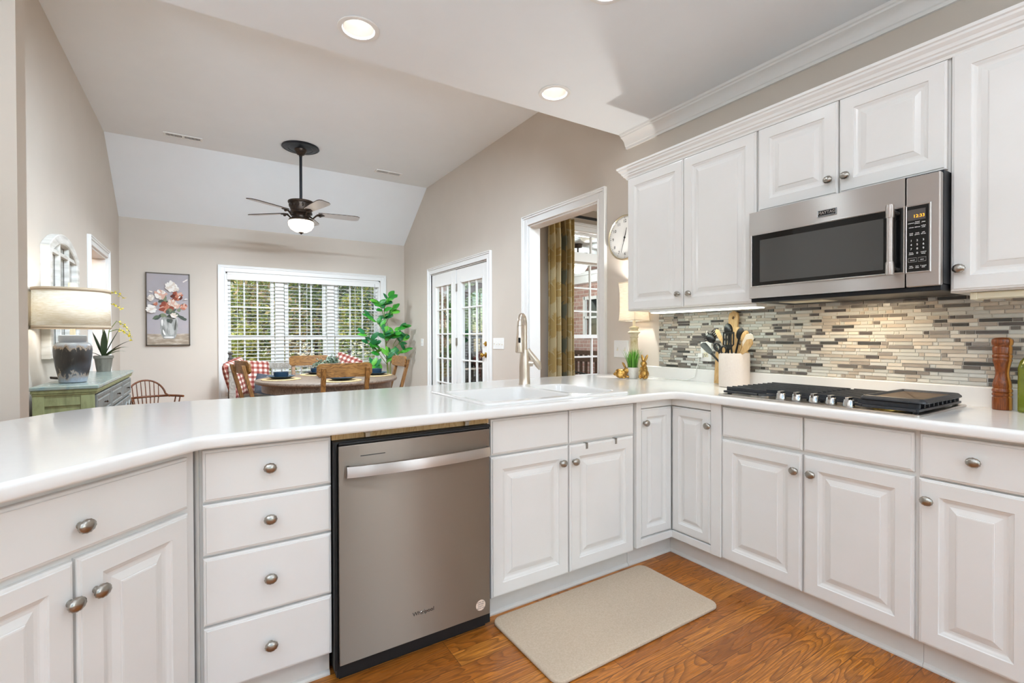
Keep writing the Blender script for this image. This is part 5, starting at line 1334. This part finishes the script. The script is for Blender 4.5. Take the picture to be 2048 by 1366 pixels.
flower(.46, .46+.01, .17, (2, 3, 4, 3)); flower(.70, .31+.01, .13, (4, 5, 2, 3)); flower(.86, .46, .08, (4, 3, 2)); flower(.58, .41, .09, (2, 1, 2)); flower(.69, .45, .08, (1, 2))
flower(.33, .30, .13, (0, 1, 2)); flower(.57, .19, .14, (0, 0, 1)); flower(.67, .21, .08, (0, 0, 1)); flower(.12, .35, .08, (0, 1, 1)); flower(.13, .50, .12, (0, 0, 1)); flower(.63, .585, .075, (0, 0, 1)); flower(.22, .43, .05, (2, 3))
for u, v, a in ((.12, .265, -.3), (.92, .09, .5), (.87, .11, .5), (.91, .355, .2), (.76, .33, 1)): it.append((u, v, .04, .008, a, 0))
dab('flower_pattern', ['e6e1da', 'd6cabd', 'd1a694', 'b9735a', '8f4632', '5d2b20'], it)
it = [(.36, .68, .022, .045, 0, 0), (.44, .70, .018, .07, .1, 1), (.56, .77, .04, .09, .1, 1), (.66, .72, .018, .08, -.1, 2), (.40, .82, .02, .04, .3, 0), (.52, .885, .12, .010, 0, 0), (.55, .66, .05, .03, 0, 2)]
dab('glint_pattern', ['eceae6', 'b9bab6', '55564f'], it)
# arched mirror ---------------------------------------------------------
MY0, MY1, MZ0, MZs, MZt = 4.235, 5.095, 1.072, 1.815, 1.945
t = thing('arched_mirror', 'whitewashed arched window-pane mirror with a deep frame on the left wall above the sideboard', 'mirror', (LX, (MY0+MY1)/2, MZ0))
m_white = noisy('whitewashed_wood', [(.3, 'b9b4aa'), (.5, 'd2cec6'), (.7, 'e2dfd9')], (5, 5, 30), rough=.7)
def arch(ins, n=24):
    y0, y1, z0 = MY0+ins, MY1-ins, MZ0+ins; r = MZt-MZs; hw = (MY1-MY0)/2; Rr = (hw*hw+r*r)/(2*r); c = MZt-Rr; Ri = Rr-ins; hi = hw-ins
    zs = c+sqrt(max(0, Ri*Ri-hi*hi)); o = [(y0, z0), (y1, z0), (y1, zs)]; a0 = math.asin(hi/Ri)
    for k in range(1, n): a = a0-2*a0*k/n; o.append(((MY0+MY1)/2+Ri*sin(a), c+Ri*cos(a)))
    return o+[(y0, zs)]
xo = LX+.048
b = MB(); prof = [(0, LX+.001), (0, xo-.004), (.004, xo), (.062, xo), (.070, xo-.006), (.072, xo-.03), (.072, LX+.004)]
for ins, x in prof: b.v += [(x, y, z) for y, z in arch(ins)]
n_ = len(arch(0))
for k in range(len(prof)-1):
    for i in range(n_): b.f.append((k*n_+i, k*n_+(i+1) % n_, (k+1)*n_+(i+1) % n_, (k+1)*n_+i)); b.m.append(0)
b.make('mirror_frame', m_white, t, world=True, smooth=30)
b = MB(); o = arch(.071); b.add([(LX+.012, y, z) for y, z in o], [tuple(range(len(o)))]); b.make('mirror_glass', mat('mirror_silver', 'c9cac8', .06, 1.0), t, world=True)
b = MB()
for y in (MY0+.30, MY1-.30): b.box(LX+.013, y-.014, MZ0+.07, xo-.008, y+.014, MZs+.055)
b.box(LX+.013, MY0+.07, 1.46, xo-.010, MY1-.07, 1.488); b.box(LX+.013, MY0+.07, MZs-.03, xo-.010, MY1-.07, MZs-.004)
b.make('muntins', m_white, t, world=True, bevel=.002)

# sideboard ---------------------------------------------------------------
SB = dict(x0=-.845, x1=-.560, y0=3.725, y1=5.30, z=.93)
t = thing('sideboard', 'distressed sage green sideboard with grey-blue drawer fronts against the left wall', 'sideboard', (-.70, 4.5, 0))
def worn(name, a, bb, c_):
    m = mat(name, a, .5); n = N(m); f = n.noise(n.coord((3, 3, 1.2)), 6.0, 5, .65); g = n.noise(n.coord((40, 40, 4)), 1, 3)
    c = n.ramp(f, [(.3, bb), (.5, a), (.75, a)]); n.color(n.mix(n.ramp(g, [(.45, 0.0), (.8, .55)]), c, c_)); return m
GREEN = worn('sage_paint', '979c70', '7d8258', '55573b'); BLUE = worn('grey_blue_paint', '7b7d79', '696b67', '444642'); TOPM = worn('worn_teal_top', '8d9a92', '6f8a8e', 'a9a18c')
TOPM.node_tree.nodes['Principled BSDF'].inputs['Roughness'].default_value = .22
x0, x1, y0, y1, z = SB['x0'], SB['x1'], SB['y0'], SB['y1'], SB['z']
b = MB(); b.box(x0-.0, y0-.012, z-.022, x1+.020, y1+.012, z); b.make('top', TOPM, t, world=True, bevel=.006)
b = MB(); b.box(x0+.006, y0-.004, z-.040, x1+.012, y1+.004, z-.022); b.box(x0+.01, y0+.002, z-.052, x1+.006, y1-.002, z-.040); b.make('cornice', GREEN, t, world=True, bevel=.004)
b = MB(); b.box(x0+.012, y0+.022, .14, x1-.012, y1-.022, z-.05); b.make('body', BLUE, t, world=True)
b = MB()
for a in ((x0+.012, x0+.062), (x1-.066, x1-.004)): b.box(a[0], y0+.006, .02, a[1], y0+.03, z-.05)
b.box(x0+.06, y0+.010, z-.115, x1-.06, y0+.03, z-.05); b.box(x0+.06, y0+.010, .16, x1-.06, y0+.03, .26)
b.make('end_frame', GREEN, t, world=True, bevel=.003)
b = MB(); b.box(x0+.058, y0+.018, .25, x1-.062, y0+.035, z-.11); b.make('end_panel', GREEN, t, world=True)
for (px, py) in ((x0+.035, y0+.035), (x1-.035, y0+.035), (x1-.035, y1-.035), (x0+.035, y1-.035)):
    MB().cyl((px, py, .15), (px, py, 0), .03, .018, 12).make('foot', BLUE, t, world=True)
Fm = Matrix.Translation((x1-.012, 0, 0)) @ Matrix.Rotation(PI/2, 4, 'Z')      # local x -> +y, faces +x
DP = [(0, .018), (0, .004), (.004, 0), (.020, 0), (.024, .005), (.034, .005), (.040, .001), (.043, .001)]
cols3 = [(3.760, 4.265), (4.285, 4.790), (4.810, 5.265)]
def pull(parent, yc, zc):
    b = MB(); b.lathe([(.012, -.012), (.010, -.006), (.004, .0), (.004, .014), (.0085, .020), (.0001, .024)], (yc, -.012, zc), 14, axis='y'); b.tube([(yc-.018, -.016, zc), (yc, -.034, zc-.002), (yc+.018, -.016, zc)], .003, 6)
    b.make('pull', M['bronze'], parent, world=True, mat_m=Fm, smooth=50)
for i, (a, c) in enumerate(cols3):
    o = MB().rings(a, c, .735, .868, DP, y=-.018).make('drawer', BLUE, t, world=True, mat_m=Fm); pull(o, (a+c)/2, .80)
    if i < 2:
        o = MB().rings(a, c, .585, .722, DP, y=-.018).make('drawer', BLUE, t, world=True, mat_m=Fm); pull(o, (a+c)/2, .655)
        o = MB().rings(a, c, .20, .572, DP, y=-.018).make('door', BLUE, t, world=True, mat_m=Fm); pull(o, c-.03, .40)
    else:
        o = MB().rings(a, c, .20, .722, [(0, .018), (0, .004), (.004, 0), (.05, 0), (.055, .01)], y=-.018).make('door', BLUE, t, world=True, mat_m=Fm)
        b = MB()
        for ky_ in (0, 1, 2):
            for sx in (0, 1): b.tube([(a+.05+(c-a-.1)*(.25+.5*sx)+.075*cos(2*pi*k/24), -.022, .28+.165*ky_+.075*sin(2*pi*k/24)) for k in range(24)], .009, 6, closed=True)
        b.make('fretwork', BLUE, o, world=True, mat_m=Fm)

# sideboard lamp ---------------------------------------------------------
qx, qy, qz = -.706, 4.010, .931
t = thing('table_lamp', 'lit lamp with wide linen drum shade and distressed black jar base', 'table lamp', (qx, qy, .93))
m = mat('crackled_jar', '2c2826', .38); n = N(m)
v = n.coord((34, 34, 13)); f = n.noise(v, 1.0, 6, .7, .5); g = n.noise(n.coord((5, 5, 5)), 1.0, 2)
sx = n.new('SeparateXYZ'); n.link(n.coord((1, 1, 1)), sx.inputs[0])
ht = n.new('MapRange'); ht.inputs['From Min'].default_value = .0; ht.inputs['From Max'].default_value = .27; n.link(sx.outputs[2], ht.inputs['Value'])
edge = n.ramp(ht.outputs[0], [(0.0, .50), (.14, .22), (.3, .07), (.70, .06), (.84, .30), (.95, .66)])
cc = n.ramp(n.math('ADD', f, n.math('SUBTRACT', edge, .12)), [(.48, '28231f'), (.56, '3a342f'), (.60, 'a08a70'), (.68, '8f8c8c'), (.8, '9ba2ab')])
n.color(n.mix(n.ramp(g, [(.45, 0.0), (.65, .35)]), cc, '7c8797'))
ro_ = [(.060, 0), (.066, .004), (.072, .04), (.083, .10), (.091, .16), (.0935, .20), (.0915, .225), (.082, .242), (.070, .249), (.064, .252), (.065, .256), (.067, .260), (.067, .288), (.064, .294), (.055, .296), (.0001, .296)]
MB().lathe(ro_, (0, 0, 0), 48).make('lamp_base', m, t, smooth=40).location = (0, 0, .001)
b = MB(); b.lathe([(.014, .296), (.014, .345), (.006, .348), (.006, .58), (.016, .585), (.020, .60), (.020, .622), (.0001, .625)], n=20); b.make('stem', M['cream'], t, smooth=40)
SR, z0_, z1_ = .184, .335, .583
b = MB(); b.lathe([(SR, z0_+.018), (SR-.002, z1_-.018)], n=72); b.f = [f for f in b.f if len(f) == 4]; b.m = [0]*len(b.f); b.make('lamp_shade', M['linen'], t, smooth=60, solid=.002)
b = MB()
for a, c in ((z0_, z0_+.019), (z1_-.019, z1_)):
    b = MB(); b.lathe([(SR+.0015, a), (SR+.0015, c)], n=72, caps=False); b.make('shade_band', M['band'], t, smooth=60, solid=.003)
b = MB(); b.ell((.05, 0, .45), (.026, .026, .038), 14, 10); b.ell((-.05, 0, .45), (.026, .026, .038), 14, 10); b.make('bulb', emit('lamp_bulb', 'fff2dc', 10), t, smooth=60)
lamp('POINT', 'table_lamp_light', (qx+.0, qy, qz+.46), 7, (.95, .97, .95), shadow_soft_size=.05)
# dark leaf dish
b = MB(); b.sheet(lambda u, v: (-.838+.15*u, 4.135+(.11*(v-.5))*sin(pi*min(1, max(.02, u)))+.06*u, .934+.018*(1-u)**2+.012*(2*v-1)**2), 16, 8)
tag(b.make('leaf_dish', mat('dark_leaf', '4a3d36', .5), solid=.004, smooth=60), 'dark brown leaf-shaped dish on the sideboard left of the lamp', 'dish')
# orchid -------------------------------------------------------------------
ox, oy, oz = -.724, 5.195, .931
t = thing('orchid', 'potted yellow orchid with arching stems on the far end of the sideboard', 'orchid', (ox, oy, .93))
b = MB(); b.lathe([(.046, 0), (.060, .105), (.062, .108), (.066, .110), (.067, .130), (.062, .132), (.058, .112), (.0001, .108)], n=32); b.make('pot', worn('aged_zinc', '6d685e', '4c4942', '8c877a'), t, smooth=40).location = (0, 0, .001)
b = MB(); cols = []; rd = random.Random(3)
def leaf(b, p, d, up_, L, w_, bend, col, cols, n_=6):
    d = d.normalized(); s = d.cross(up_).normalized(); prev = None; q = p.copy(); dd = d.copy(); vs = []
    for k in range(n_+1):
        f = k/n_; ww = w_*(sin(pi*(.12+.88*f))**.7 if f < 1 else .02)
        vs += [q-s*ww, q+dd.cross(s)*ww*.25*-1, q+s*ww]; dd = (dd+Vector((0, 0, -bend))).normalized(); q = q+dd*L/n_
    fs = []
    for k in range(n_): a = k*3; fs += [(a, a+1, a+4, a+3), (a+1, a+2, a+5, a+4)]
    b.add(vs, fs); cols += [col]*len(fs)
for a, el, L, w_, bd in ((0.3, 70, .27, .020, .05), (2.8, 72, .23, .022, .03), (1.8, 80, .28, .022, .02), (4.9, 66, .27, .022, .08), (5.6, 48, .26, .018, .16), (3.6, 45, .19, .014, .17), (.9, 40, .22, .013, .15), (6.1, 55, .24, .018, .12)):
    e = radians(el); leaf(b, Vector((0, 0, .115)), Vector((cos(a)*cos(e), sin(a)*cos(e), sin(e))), Vector((0, 0, 1)) if el < 80 else Vector((1, 0, .2)), L, w_, bd, C(rd.choice(['39442c', '46532f', '2f3a27'])), cols)
b.make('leaves', M['leaf'], t, col=cols)
b = MB(); tips = []
for pts in ([(0, 0, .1), (.01, -.03, .45), (.0, -.05, .58), (.04, -.04, .655), (.09, -.03, .66), (.14, -.03, .615)], [(.01, 0, .1), (.04, -.02, .34), (.09, -.03, .42), (.14, -.03, .385), (.175, -.03, .33), (.185, -.03, .26)], [(.04, -.02, .33), (.09, -.03, .35), (.13, -.04, .34), (.17, -.04, .30)], [(.04, -.04, .57), (.09, -.04, .55), (.125, -.04, .52)]):
    b.tube(pts, [.003]*(len(pts)-1)+[.0012], 6); P_ = [Vector(p) for p in pts]
    for k in range(len(P_)//2, len(P_)): tips += [P_[k], P_[k-1].lerp(P_[k], .5)]
b.make('flower_stems', M['stem'], t)
b = MB(); cols = []
for p in tips:
    for k in range(5): a = 2*pi*k/5+rd.random(); leaf(b, p+Vector((rd.uniform(-.006, .006), rd.uniform(-.01, .01), rd.uniform(-.008, .008))), Vector((cos(a), sin(a)*.6-.3, sin(a)*.7)), Vector((.1, 0, 1)), .018, .008, .0, C(rd.choice(['d9c02a', 'e6cf3f', 'c4a91f', 'ecdc6a'])), cols, 3)
b.make('blossoms', M['leaf'], t, col=cols)

# windsor chair ----------------------------------------------------------
def windsor():
    t = thing('windsor_chair', 'small reddish-brown Windsor chair with a hoop back at the far end of the sideboard', 'chair', (-.50, 6.60, 0), radians(205))
    wd = M['windsor']
    b = MB(); b.prism([(.21*cos(a)*(1.0), .20*sin(a)) for a in [2*pi*k/28 for k in range(28)]], .325, .352); b.make('seat', wd, t, bevel=.008)
    hp = [(-.185*cos(pi*k/24), -.165-.05*sin(pi*k/24), .545+.185*sin(pi*k/24)) for k in range(25)]
    b = MB(); b.tube([(-.180, -.06, .545)]+hp[1:-1]+[(.180, -.06, .545)], .010, 10); b.make('hoop', wd, t, smooth=50)
    am = [(-.235, .14, .552), (-.225, .02, .550), (-.19, -.11, .548), (-.10, -.175, .547), (0, -.19, .547), (.10, -.175, .547), (.19, -.11, .548), (.225, .02, .550), (.235, .14, .552)]
    b = MB(); b.tube(am, [.013, .014, .013, .012, .012, .012, .013, .014, .013], 10); b.make('arm_rail', wd, t, smooth=50)
    for k in range(7):
        x = -.12+.04*k; f = 1-abs(x)/.185; MB().tube([(x*.8, -.16, .35), (x, -.185, .547), (x*1.05, -.165-.05*sqrt(max(.05, 1-(x/.185)**2)), .545+.18*sqrt(max(0, 1-(x*1.05/.185)**2)))], [.006, .0055, .0045], 8).make('spindle', wd, t, smooth=50)
    for s in (-1, 1):
        for q in ((.222, .09), (.215, .0)): MB().tube([(s*q[0]*.85, q[1], .35), (s*q[0]*1.02, q[1], .55)], [.009, .007], 8).make('arm_post', wd, t, smooth=50)
        MB().tube([(s*.12, .12, .33), (s*.18, .19, 0)], [.016, .011], 10).make('leg', wd, t, smooth=50); MB().tube([(s*.12, -.12, .33), (s*.18, -.20, 0)], [.016, .011], 10).make('leg', wd, t, smooth=50)
    b = MB()
    for s in (-1, 1): b.tube([(s*.15, .15, .16), (s*.15, -.16, .16)], .008, 8)
    b.tube([(-.15, 0, .16), (.15, 0, .16)], .008, 8); b.make('stretcher', wd, t)
windsor()

# dining table ---------------------------------------------------------------
TX, TY, TR, TZ = 1.15, 5.60, .735, .762
t = thing('dining_table', 'round weathered wooden pedestal dining table set for four', 'table', (TX, TY, 0))
b = MB(); b.lathe([(TR-.05, TZ-.038), (TR-.012, TZ-.036), (TR-.006, TZ-.030), (TR, TZ-.020), (TR, TZ-.010), (TR-.004, TZ-.002), (TR-.010, TZ), (.0001, TZ)], n=72); b.make('tabletop', M['table'], t, smooth=35)
b = MB(); b.lathe([(TR-.075, TZ-.125), (TR-.065, TZ-.120), (TR-.065, TZ-.038), (.02, TZ-.038)], n=64); b.make('apron', M['table'], t, smooth=35)
b = MB(); b.lathe([(.10, .12), (.13, .16), (.07, .30), (.06, .36), (.10, .48), (.12, .60), (.16, .655)], n=32); b.make('pedestal', M['table'], t, smooth=40)
for k in range(4):
    a = pi/4+k*pi/2; b = MB(); b.tube([(.08*cos(a), .08*sin(a), .2), (.25*cos(a), .25*sin(a), .12), (.44*cos(a), .44*sin(a), .035)], [.05, .045, .03], 10); b.make('foot', M['table'], t, smooth=50)
# chairs
def make_chair(label):
    t = thing('dining_chair', label, 'chair', (0, 0, 0)); w_, p_ = M['oak_chair'], M['oak_post']
    b = MB(); b.prism(rrect(-.225, .225, -.20, .215, .04, 4), .44, .465); b.make('seat', M['chair_dark'], t, bevel=.006)
    b = MB(); b.box(-.20, -.18, .385, .20, .19, .44); b.make('seat_rail', p_, t)
    b = MB(); pan = [(-.235, .862), (-.205, .838), (.205, .838), (.235, .862), (.235, .95), (.222, .978), (.20, .985), (-.20, .985), (-.222, .978), (-.235, .95)]
    cur = lambda x: -.262-.030*(1-(x/.235)**2)
    nx = 12; top = lambda x: .985 if abs(x) < .20 else .985-.026*((abs(x)-.20)/.035)**2; bot = lambda x: .862 if abs(x) < .20 else .862+.026*((abs(x)-.20)/.035)**2
    xs = [-.235+.47*i/24 for i in range(25)]
    for x in xs: b.v += [(x, cur(x), bot(x)), (x, cur(x)-.006*(top(x)-.86)/.12, top(x)), (x, cur(x)+.020, bot(x)), (x, cur(x)+.014, top(x))]
    for i in range(24): a = i*4; b.f += [(a, a+1, a+5, a+4), (a+2, a+6, a+7, a+3), (a+1, a+3, a+7, a+5), (a, a+4, a+6, a+2)]; b.m += [0]*4
    b.f += [(0, 2, 3, 1), (96, 97, 99, 98)]; b.m += [0, 0]; b.make('backrest', w_, t, smooth=50, bevel=.003)
    for s in (-1, 1):
        b = MB(); sec = [(0, -.21), (.40, -.185), (.55, -.20), (.86, -.285), (.945, -.305)]
        for zz, yy in sec: b.v += [(s*.185-.019, yy-.016, zz), (s*.185+.019, yy-.016, zz), (s*.185+.019, yy+.018, zz), (s*.185-.019, yy+.018, zz)]
        for k in range(4):
            for j in range(4): a = k*4+j; c = k*4+(j+1) % 4; b.f.append((a, c, c+4, a+4)); b.m.append(0)
        b.f += [(3, 2, 1, 0), (16, 17, 18, 19)]; b.m += [0, 0]; b.make('back_post', p_, t, bevel=.003)
        MB().prism([(s*.19-.02, .16), (s*.19+.02, .16), (s*.19+.02, .20), (s*.19-.02, .20)], 0, .44).make('leg', p_, t, bevel=.003)
    MB().box(-.175, -.205, .20, .175, -.185, .23).make('stretcher', p_, t)
    return t
ch = make_chair('oak dining chair seen from behind, in front of the round table')
ch.location = (1.022, 4.585, 0)
for lab, loc, rz in (('oak dining chair at the left of the round table, seen edge-on', (.545, 5.42, 0), radians(-78)), ('oak dining chair on the far side of the round table, backed by the bench', (1.085, 6.16, 0), PI), ('oak dining chair at the right of the round table beside the tall plant', (1.70, 5.62, 0), PI/2)):
    c = dup(ch); c.location = loc; c.rotation_euler = (0, 0, rz); c['label'] = lab
# settings
def setting(x, y, labs, bowl=True):
    b = MB(); b.lathe([(.192, .001), (.194, .005), (.190, .009), (.0001, .008)], n=48, mod=lambda a, t: 1+.006*sin(40*a)); o = b.make('placemat', M['jute'], smooth=60); o.location = (x, y, TZ); tag(o, labs[0], 'placemat', 'jute placemats')
    b = MB(); b.lathe([(.075, .001), (.080, .004), (.128, .026), (.140, .030), (.140, .033), (.128, .030), (.078, .009), (.0001, .008)], n=48); o = b.make('dinner_plate', M['navy'], smooth=50); o.location = (x, y, TZ+.008); tag(o, labs[1], 'plate', 'navy plates')
    if bowl:
        b = MB(); b.lathe([(.045, .001), (.058, .006), (.072, .030), (.075, .058), (.077, .064), (.073, .063), (.068, .030), (.050, .010), (.0001, .008)], n=40); o = b.make('soup_bowl', M['navy'], smooth=50); o.location = (x, y, TZ+.016); tag(o, labs[2], 'bowl', 'navy bowls')
for (x, y), who, bw in (((.667, 5.63), 'left', True), ((1.12, 6.11), 'far', True), ((1.170, 5.095), 'near', False), ((1.665, 5.60), 'right', True)):
    s_ = {'left': 'at the left place of the round table', 'far': 'at the far place, behind the green centrepiece', 'near': 'at the near place, behind the front chair back', 'right': 'at the right place beside the tall plant'}[who]
    setting(x, y, ['round jute placemat '+s_, 'navy dinner plate '+s_, 'navy straight-sided bowl '+s_], bw)
# centrepiece
t = thing('centrepiece_plant', 'bushy grey-green artificial plant in the middle of the dining table', 'plant', (TX, TY, TZ))
b = MB(); b.lathe([(.08, .001), (.10, .03), (.11, .09), (.105, .09), (.095, .03), (.0001, .02)], n=28); b.make('pot', M['greywood'], t, smooth=40)
b = MB(); cols = []; rd = random.Random(8); st_ = MB()
for k in range(60):
    a = rd.uniform(0, 2*pi); e = rd.uniform(.25, 1.5); L = rd.uniform(.13, .21)*(1.25 if k == 0 else 1); d = Vector((cos(a)*cos(e), sin(a)*cos(e), sin(e)*.8)); p = Vector((0, 0, .08))
    st_.tube([p, p+d*L*.6, p+d*L+Vector((0, 0, .01))], [.002, .0015, .001], 4)
    for j in range(16):
        q = p+d*L*(.3+.75*j/15); v = Vector((rd.gauss(0, 1), rd.gauss(0, 1), rd.gauss(.3, 1))); leaf(b, q, v, Vector((.3, .2, 1)), .032, .010, .02, C(rd.choice(['7f9080', '6d8070', '94a592', '5d6f60', 'a9b5a2'])), cols, 2)
st_.make('stems', M['stem'], t); b.make('foliage', M['leaf'], t, col=cols)

# bench with pillows ---------------------------------------------------------
t = thing('window_bench', 'grey-washed wooden spindle bench under the dining window', 'bench', (1.02, 6.98, 0))
gw = M['greywood']; bx0, bx1, by0, by1 = .225, 1.80, 6.70, 7.26
b = MB(); b.box(bx0+.03, by0-.01, .42, bx1-.03, by1-.03, .45); b.make('seat', gw, t, world=True, bevel=.006)
b = MB(); b.box(bx0+.06, by0+.0, .33, bx1-.06, by0+.025, .42); b.make('apron', gw, t, world=True)
b = MB(); b.box(bx0+.06, by1-.05, .80, bx1-.06, by1-.02, .868); b.box(bx0+.06, by1-.05, .50, bx1-.06, by1-.02, .54); b.make('back_rail', gw, t, world=True, bevel=.006)
x = bx0+.14
while x < bx1-.1: MB().cyl((x, by1-.035, .53), (x, by1-.035, .81), .009, n=8).make('spindle', gw, t, world=True); x += .125
for x in (bx0, bx1-.07):
    b = MB(); b.box(x, by0, 0, x+.07, by0+.07, .80); b.box(x-.006, by0-.006, .80, x+.076, by0+.076, .862); b.make('front_post', gw, t, world=True, bevel=.004)
    b = MB(); b.box(x+.005, by1-.065, 0, x+.065, by1-.005, .93); b.lathe([(.026, .93), (.030, .945), (.018, .955), (.016, .985), (.026, .995), (.034, 1.01), (.026, 1.02), (.0001, 1.024)], (x+.035, by1-.035, 0), 16); b.make('back_post', noisy('dark_post', [(.3, '4a4744'), (.7, '625d58')], (20, 20, 5), rough=.6), t, world=True)
    b = MB(); b.box(x+.012, by0+.06, .77, x+.058, by1-.05, .805); b.box(x+.02, by0+.06, .5, x+.05, by1-.05, .53); b.make('arm', gw, t, world=True, bevel=.004)
    y = by0+.12
    while y < by1-.08: MB().cyl((x+.035, y, .52), (x+.035, y, .78), .009, n=8).make('arm_spindle', gw, t, world=True); y += .1
def pillow(label, loc, rot, w_, h, d, matl, name='throw_pillow'):
    b = MB(); n_ = 14
    def f(u, v, s):
        a, c = 2*u-1, 2*v-1; k = (max(0, (1-a**4)*(1-c**4)))**.5; pin = 1-.07*(a*a+c*c)*.5+.02
        return (a*w_/2*(1-.08*(1-c*c)*0-.05*c*c*0)*pin, s*d/2*k, c*h/2*pin)
    b.sheet(lambda u, v: f(u, v, 1), n_, n_); b.sheet(lambda u, v: f(u, v, -1), n_, n_)
    o = b.make(name, matl, smooth=80); o.location = loc; o.rotation_euler = rot; WM[o.name] = Matrix.Translation(loc); return tag(o, label, 'pillow')
pillow('red plaid throw pillow tilted against the left arm of the bench', (.325, 6.93, .71), (radians(-12), radians(-10), radians(62)), .46, .48, .15, M['plaid'])
pillow('red plaid throw pillow facing out on the left side of the bench', (.50, 7.06, .70), (radians(-14), radians(4), radians(10)), .42, .44, .14, M['plaid'])
pillow('charcoal grey throw pillow slumped on the bench behind the left bowl', (.68, 6.90, .60), (radians(-24), radians(12), radians(6)), .34, .28, .13, M['greycush'])
pillow('red plaid throw pillow at the right end of the bench', (1.66, 7.02, .76), (radians(-10), radians(20), radians(-38)), .40, .42, .14, M['plaid'])

# tall leafy plant -------------------------------------------------------------
fx_, fy_ = 2.30, 7.13
t = thing('potted_tree', 'tall artificial tree with big glossy green leaves in the corner beside the window', 'potted plant', (fx_, fy_, 0))
b = MB(); b.lathe([(.14, .001), (.17, .02), (.20, .30), (.205, .32), (.19, .32), (.18, .28), (.0001, .27)], n=32, mod=lambda a, t: 1+.01*sin(24*a)); b.make('planter', M['jute'], t, smooth=40)
st_ = MB(); b = MB(); cols = []; rd = random.Random(21)
trunk = [Vector((0, 0, .25)), Vector((.01, 0, .7)), Vector((-.02, -.01, 1.1)), Vector((-.03, 0, 1.45)), Vector((-.05, 0, 1.74))]
st_.tube(trunk, [.013, .012, .010, .008, .004], 8); st_.tube([Vector((.04, 0, .25)), Vector((.05, .0, .8)), Vector((.10, 0, 1.1)), Vector((.2, -.02, 1.28))], [.010, .009, .007, .003], 8)
br = [((0, 0, .62), (-.16, -.05, .76), (-.24, -.06, .80)), ((-.0, 0, .80), (-.18, -.05, 1.02), (-.33, -.06, 1.15)), ((-.01, 0, .88), (-.17, -.06, 1.10), (-.36, -.08, 1.27)), ((.05, 0, .82), (.17, -.05, .96), (.26, -.05, 1.02)), ((.08, 0, 1.02), (.22, -.02, 1.15), (.31, -.02, 1.24)), ((-.02, 0, 1.1), (.10, -.05, 1.3), (.25, -.04, 1.38)),
      ((-.025, 0, 1.25), (-.15, -.05, 1.42), (-.29, -.06, 1.52)), ((-.03, 0, 1.4), (.05, -.03, 1.56), (.12, -.03, 1.65)), ((-.02, 0, 1.05), (-.06, -.1, 1.22), (-.10, -.16, 1.30)), ((-.04, 0, 1.5), (-.10, -.05, 1.66), (-.16, -.05, 1.74)), ((0, 0, .72), (-.05, -.12, .9), (-.02, -.16, 1.0)), ((-.02, 0, 1.1), (.02, -.12, 1.22), (.06, -.16, 1.24)), ((-.05, 0, 1.6), (-.02, -.05, 1.74), (.02, -.05, 1.82))]
GC = ['2f8a2e', '3f9c34', '58b23c', '2c7440', '6fbf45', '357d4c']
for p, q, r in br:
    p, q, r = Vector(p), Vector(q), Vector(r); st_.tube([p, q, r], [.006, .005, .003], 6)
    for k in range(8):
        f = .35+.65*k/7; c0_ = (p.lerp(q, min(1, f*2)) if f < .5 else q.lerp(r, (f-.5)*2)); a = rd.uniform(0, 2*pi)
        d = ((r-p).normalized()*.5+Vector((cos(a), sin(a)-.35, rd.uniform(-.1, .8)))*.8)
        leaf(b, c0_, d, Vector((rd.uniform(-.4, .4), -.8, .6)), rd.uniform(.11, .165), rd.uniform(.030, .042), rd.uniform(.02, .12), C(rd.choice(GC)), cols, 6)
for k in range(10):
    a = rd.uniform(0, 2*pi); leaf(b, trunk[3].lerp(trunk[4], rd.random()), Vector((cos(a), sin(a)-.3, rd.uniform(.1, .8))), Vector((0, -.8, .6)), .14, .036, .08, C(rd.choice(GC)), cols, 6)
st_.make('trunk', M['stem'], t); b.make('foliage', M['leaf'], t, col=cols, smooth=80)
